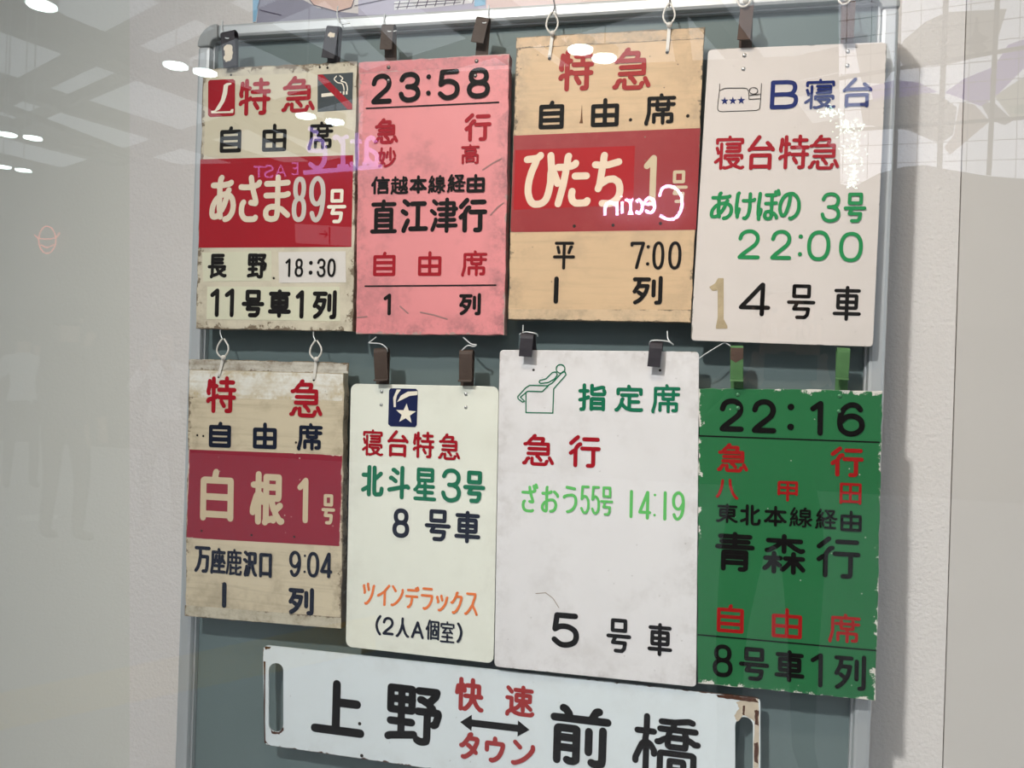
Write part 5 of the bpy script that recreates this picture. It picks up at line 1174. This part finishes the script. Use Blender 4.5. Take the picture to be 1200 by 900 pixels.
neon('neon_sign', [], glow('red_neon', (1.0, 0.22, 0.14), 4.0), 0.011, 'small red neon oval face with dark glasses, mirrored at the far left',
     extra=[oval(55, 281, 10, 16, n=18, sq=1), [(40, 275), (44, 279), (50, 280), (60, 280), (66, 278), (70, 273)], smooth_line([(48, 287), (55, 290), (62, 287)])])
# arrow board
mb = MB(); pts = [WR(345, 262, NY), WR(411, 266, NY), WR(411, 288, NY), WR(346, 284, NY)]
ar = empty('arrow_board', pts[0], 'pale lit board with a small arrow, mirrored on the first sign below its numbers', 'sign'); ORIGIN[ar.name] = pts[0].copy()
mb.prism([Vector(p) for p in pts], -0.05); mb.build('panel', glow('arrow_board_face', (0.9, 0.75, 0.8), 0.8), ar)
mb = MB()
for pl in ([(374, 274), (384, 274.5)], [(380, 270.5), (384, 274.5), (380, 278)], [(386, 266), (386, 286)]):
    mb.tube([WR(x, y, NY + 0.02) for x, y in pl], 0.010, 5)
mb.build('arrow', BLACK, ar)

# backlit picture wall, mirrored at the upper right
MA = R(7.5)
m0 = WR(1100, 100, -8.6)
vm0 = mirror(m0)
mn = Vector((math.sin(MA), math.cos(MA), 0))


def MU(px, py, off=0.0):
    d = ray(px, py)
    v = EYE + d * (((vm0 - mn * off) - EYE).dot(mn) / d.dot(mn))
    return mirror(v)


mr = empty('backlit_picture_wall', m0, 'backlit tiled picture wall with purple hills, mirrored at the upper right of the glass', 'mural')
ORIGIN[mr.name] = m0.copy()


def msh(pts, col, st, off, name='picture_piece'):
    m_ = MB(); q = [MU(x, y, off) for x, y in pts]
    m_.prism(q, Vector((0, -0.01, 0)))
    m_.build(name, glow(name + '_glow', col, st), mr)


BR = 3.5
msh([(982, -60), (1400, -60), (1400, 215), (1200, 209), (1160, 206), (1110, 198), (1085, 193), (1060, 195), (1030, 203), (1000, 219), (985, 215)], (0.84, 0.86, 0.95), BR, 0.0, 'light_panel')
for pts, col, k in (
        ([(1085, 25), (1110, 14), (1180, 10), (1165, 60), (1148, 66), (1112, 75), (1060, 78), (1050, 62), (1060, 46)], (0.60, 0.56, 0.50), 0.9),
        ([(1002, 52), (1040, 50), (1048, 80), (1035, 98), (1010, 96)], (0.66, 0.64, 0.60), 1.0),
        ([(1400, -10), (1200, 46), (1182, 52), (1165, 78), (1130, 92), (1108, 108), (1130, 116), (1150, 124), (1168, 112), (1200, 80), (1400, 0)], (0.42, 0.24, 0.95), 1.3),
        ([(1148, 118), (1165, 120), (1188, 141), (1178, 146), (1160, 140)], (0.36, 0.34, 0.36), 1.0),
        ([(1020, 101), (1048, 94), (1076, 96), (1098, 107), (1062, 113), (1024, 118)], (0.42, 0.24, 0.95), 1.2),
        ([(1008, 120), (1060, 106), (1100, 110), (1122, 126), (1117, 158), (1102, 168), (1065, 152), (1012, 146)], (0.52, 0.47, 0.42), 1.0),
        ([(1125, 120), (1142, 122), (1160, 142), (1114, 181), (1107, 172), (1118, 158)], (0.78, 0.64, 0.58), 1.2),
        ([(1166, 112), (1200, 90), (1400, 20), (1400, 140), (1200, 138), (1186, 139)], (0.78, 0.76, 0.62), 1.3),
        ([(1180, 124), (1200, 122), (1200, 133), (1184, 133)], (0.42, 0.55, 0.40), 1.0)):
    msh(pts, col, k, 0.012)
msh([(1144, 20), (1146.5, 20), (1147.5, 38), (1160, 44), (1151, 50), (1158, 56), (1148, 63), (1134, 58), (1138, 52), (1130, 50), (1141, 40)], (0.30, 0.27, 0.24), 0.6, 0.03)
mul = glow('mullion_shade', (0.0, 0.0, 0.0), 0.0)
for a, b_, w_ in (((1056, -60), (1048, 200), 5.2), ((1111, -60), (1101, 198), 5.2), ((1172, -60), (1159, 205), 4.6), ((982, 92), (1400, 22), 4.2), ((985, 153), (1400, 124), 3.6), ((1235, -60), (1222, 210), 4.6)):
    m_ = MB(); P, Q = MU(*a, 0.05), MU(*b_, 0.05); r_ = w_ * 0.0052
    m_.tube([P, Q], r_, 6); m_.build('mullion', beam_mat, mr)
tile = MB()
for x in range(995, 1260, 29):
    tile.tube([MU(x, -60, 0.03), MU(x - 8, 214, 0.03)], 0.0035, 4)
for y in range(-52, 215, 21):
    sl = -0.17 + 0.0006 * (y + 52)
    tile.tube([MU(982, y + 14, 0.03), MU(1400, y + 14 + sl * 418, 0.03)], 0.0035, 4)
tile.build('tile_joint', beam_mat, mr)['kind'] = 'stuff'
# glittering cut glass ornament
gp = WR(965, 170, -6.0)
gr = empty('glass_ornament', gp, 'glittering pale green ornament mirrored over the white sleeper sign', 'ornament')
ORIGIN[gr.name] = gp.copy()
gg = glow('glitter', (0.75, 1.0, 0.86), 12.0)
mb = MB(); rnd = random.Random(5)
for i in range(230):
    t = rnd.random()
    if t < 0.25: x, y = rnd.gauss(968, 8) + 4, rnd.gauss(132, 3.5)
    elif t < 0.5: x, y = rnd.gauss(994, 8), rnd.gauss(147, 5)
    else:
        y = rnd.uniform(150, 222); x = rnd.gauss(1000 - abs(y - 190) * 0.10, 9 - (y - 150) * 0.08)
    c = WR(x, y, -6.0 + rnd.uniform(-0.05, 0.05)); r_ = rnd.uniform(0.004, 0.016)
    a = rnd.uniform(0, 3.1); ex = Vector((math.cos(a), 0, math.sin(a))); ez = Vector((-math.sin(a), 0, math.cos(a))) * 0.55
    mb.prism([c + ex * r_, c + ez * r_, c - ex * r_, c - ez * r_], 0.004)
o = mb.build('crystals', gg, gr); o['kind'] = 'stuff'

# round white floor mark
p = WZ(44, 607, 0.0)
mb = MB(); mb.tube([Vector((p.x, p.y, 0)), Vector((p.x, p.y, 0.006))], 0.16, 24)
tag(mb.build('floor_disc', plain('white_floor_disc', (0.95, 0.95, 0.95), 0.5), origin=Vector((p.x, p.y, 0))), 'round white mark on the hall floor behind the dark standing figure in the glass', 'floor mark')

# ------------------------------------------------------------------ people in the hall
def person(foot, h, face, top, legs, skin, hair, label, arms='down', lean=0.0, long_top=0.0):
    """one continuous skinned body; h height, face = heading angle, arms pose; hair is a child"""
    J = {}
    def P(x, y, z): return Vector((x, y, z)) * h / 1.70
    J['pel'] = P(0, 0, 0.92); J['wst'] = P(0, 0.0, 1.06); J['chs'] = P(0, 0.01, 1.27); J['nek'] = P(0, 0, 1.42); J['hd0'] = P(0, 0.012, 1.50); J['hd1'] = P(0, 0.018, 1.59); J['hd2'] = P(0, 0.0, 1.655)
    rad = {'pel': .135, 'wst': .118, 'chs': .138, 'nek': .055, 'hd0': .062, 'hd1': .088, 'hd2': .066}
    E_ = [('pel', 'wst'), ('wst', 'chs'), ('chs', 'nek'), ('nek', 'hd0'), ('hd0', 'hd1'), ('hd1', 'hd2')]
    for sd, k in ((-1, 'l'), (1, 'r')):
        J['hip' + k] = P(.095 * sd, 0, .86); J['kne' + k] = P((.11 + .02 * (k == 'l')) * sd, .015, .47); J['ank' + k] = P(.125 * sd, -.02, .085); J['toe' + k] = P(.145 * sd, .13, .035)
        J['sho' + k] = P(.165 * sd, 0, 1.37)
        if arms == 'down' or (arms == 'one' and k == 'l'):
            J['elb' + k] = P(.235 * sd, -.02, 1.11); J['wri' + k] = P(.245 * sd, .06, .87); fd = Vector((0, .02, -1))
        else:
            J['elb' + k] = P(.25 * sd, .12, 1.17); J['wri' + k] = P(.07 * sd, .30, 1.38); fd = Vector((-.15 * sd, .25, 1))
        J['hnd' + k] = J['wri' + k] + fd.normalized() * .075 * h / 1.7
        rad.update({'hip' + k: .088, 'kne' + k: .056, 'ank' + k: .040, 'toe' + k: .030, 'sho' + k: .058, 'elb' + k: .042, 'wri' + k: .028, 'hnd' + k: .030})
        E_ += [('pel', 'hip' + k), ('hip' + k, 'kne' + k), ('kne' + k, 'ank' + k), ('ank' + k, 'toe' + k), ('chs', 'sho' + k), ('sho' + k, 'elb' + k), ('elb' + k, 'wri' + k), ('wri' + k, 'hnd' + k)]
        across = fd.normalized().cross(Vector((0, 1, 0) if abs(fd.z) > .5 else (0, 0, 1))).normalized()
        for f in range(4):
            b0 = J['hnd' + k] + across * (f - 1.5) * .019; ln = (.062, .074, .070, .054)[f]
            J['f%d%s' % (f, k)] = b0 + fd.normalized() * .03
            J['g%d%s' % (f, k)] = b0 + fd.normalized() * (.03 + ln * .6) + Vector((0, .012, 0))
            rad['f%d%s' % (f, k)] = .0095; rad['g%d%s' % (f, k)] = .0080
            E_ += [('hnd' + k, 'f%d%s' % (f, k)), ('f%d%s' % (f, k), 'g%d%s' % (f, k))]
        J['t' + k] = J['wri' + k] + fd.normalized() * .05 - across * .045 * sd + Vector((0, .02, 0)); rad['t' + k] = .010
        E_ += [('wri' + k, 't' + k)]
    names = list(J); idx = {n: i for i, n in enumerate(names)}
    me = bpy.data.meshes.new('person'); me.from_pydata([J[n] for n in names], [(idx[a], idx[b_]) for a, b_ in E_], [])
    tmp = bpy.data.objects.new('person_skeleton', me); COL.objects.link(tmp)
    sk = tmp.modifiers.new('skin', 'SKIN'); sk.use_smooth_shade = True
    for i, n in enumerate(names):
        v = me.skin_vertices[0].data[i]; r_ = rad[n] * h / 1.7
        fy = {'pel': .82, 'wst': .72, 'chs': .74, 'hd1': 1.08}.get(n, 1.0)
        v.radius = (r_, r_ * fy); v.use_root = (n == 'pel')
    ss = tmp.modifiers.new('sub', 'SUBSURF'); ss.levels = 2; ss.render_levels = 2
    dg = bpy.context.evaluated_depsgraph_get()
    ev = tmp.evaluated_get(dg)
    body = bpy.data.meshes.new_from_object(ev)
    bpy.data.objects.remove(tmp)
    body.name = 'person'
    for m in (top, legs, skin): body.materials.append(m)
    for p_ in body.polygons:
        c = p_.center / h * 1.7
        arm = abs(c.x) > .175 and c.z < 1.32
        handy = min((c * h / 1.7 - J['hnd' + k]).length for k in 'lr') < .13
        if handy: i = 2
        elif c.z > 1.44 and abs(c.x) < .14: i = 2
        elif c.z < .94 - long_top and not arm: i = 1
        else: i = 0
        p_.material_index = i; p_.use_smooth = True
    o = bpy.data.objects.new('person', body); COL.objects.link(o)
    o.location = foot; o.rotation_euler = (0, 0, face)
    tag(o, label, 'person')
    # hair cap with a rough lower edge
    hb = bmesh.new(); bmesh.ops.create_uvsphere(hb, u_segments=20, v_segments=12, radius=1.0)
    bmesh.ops.delete(hb, geom=[v for v in hb.verts if v.co.z < -0.55 or (v.co.y > 0.62 and v.co.z < 0.35)], context='VERTS')
    for v in hb.verts: v.co = Vector((v.co.x * .094, v.co.y * .108 - .006, v.co.z * .112 + 1.602)) * h / 1.7
    hm = bpy.data.meshes.new('hair'); hb.to_mesh(hm); hb.free(); hm.materials.append(hair)
    for p_ in hm.polygons: p_.use_smooth = True
    ho = bpy.data.objects.new('hair', hm); COL.objects.link(ho); ho.parent = o
    sd_ = ho.modifiers.new('thick', 'SOLIDIFY'); sd_.thickness = 0.012
    # face details
    fm = MB()
    for sx in (-1, 1):
        fm.tube([Vector((sx * .032, .092, 1.585)) * h / 1.7, Vector((sx * .032, .104, 1.585)) * h / 1.7], .009, 8)
    fm.tube([Vector((-.024, .088, 1.525)) * h / 1.7, Vector((.024, .088, 1.525)) * h / 1.7], .005, 6)
    fo = fm.build('eyes_and_mouth', BLACK, None, origin=Vector((0, 0, 0))); fo.parent = o
    nm = MB(); nm.tube([Vector((0, .088, 1.588)) * h / 1.7, Vector((0, .118, 1.552)) * h / 1.7], [.008, .014], 8)
    no_ = nm.build('nose', skin, None, origin=Vector((0, 0, 0)), smooth=True); no_.parent = o
    em = MB()
    for sx in (-1, 1): em.tube([Vector((sx * .086, .005, 1.60)) * h / 1.7, Vector((sx * .094, .0, 1.565)) * h / 1.7], [.016, .011], 8)
    eo = em.build('ears', skin, None, origin=Vector((0, 0, 0)), smooth=True); eo.parent = o
    return o


SKIN = plain('skin', (0.52, 0.34, 0.25), 0.5)
HAIR = plain('dark_hair', (0.02, 0.017, 0.015), 0.5)
DARKCLOTH = plain('dark_cloth', (0.05, 0.045, 0.045), 0.8)
BROWNCLOTH = plain('brown_trousers', (0.10, 0.075, 0.055), 0.8)
WHITECLOTH = plain('white_shirt', (0.75, 0.77, 0.80), 0.8)
GREYCLOTH = plain('grey_trousers', (0.22, 0.20, 0.19), 0.8)
f = WZ(72, 638, 0.0)
person(Vector((f.x, f.y, 0)), 1.70, R(175), DARKCLOTH, BROWNCLOTH, SKIN, HAIR, 'standing person in a dark long top, mirrored at the left of the glass', 'one', long_top=0.10)
f = WZ(188, 622, 0.0)
person(Vector((f.x, f.y, 0)), 1.58, R(-20), WHITECLOTH, GREYCLOTH, SKIN, HAIR, 'person in a white shirt with raised hands, mirrored beside the board frame', 'up')
f = WZ(22, 575, 0.0)
person(Vector((f.x, f.y, 0)), 1.62, R(150), WHITECLOTH, DARKCLOTH, SKIN, HAIR, 'person in a white shirt, mirrored at the far left edge behind the dark figure', 'up')

# the person taking the photograph, reflected over the lower right of the board
person(Vector((0.24, -1.86, 0)), 1.66, 0.0, DARKCLOTH, DARKCLOTH, SKIN, HAIR, 'dark-clothed person holding up a phone, mirrored over the green sign', 'up', long_top=0.25)
m_ = MB(); m_.box((0.165, -1.50, 1.32), (0.315, -1.492, 1.395))
tag(m_.build('phone', BLACK, bevel=0.003), 'black phone held up in both hands by the dark-clothed person before the glass', 'phone')
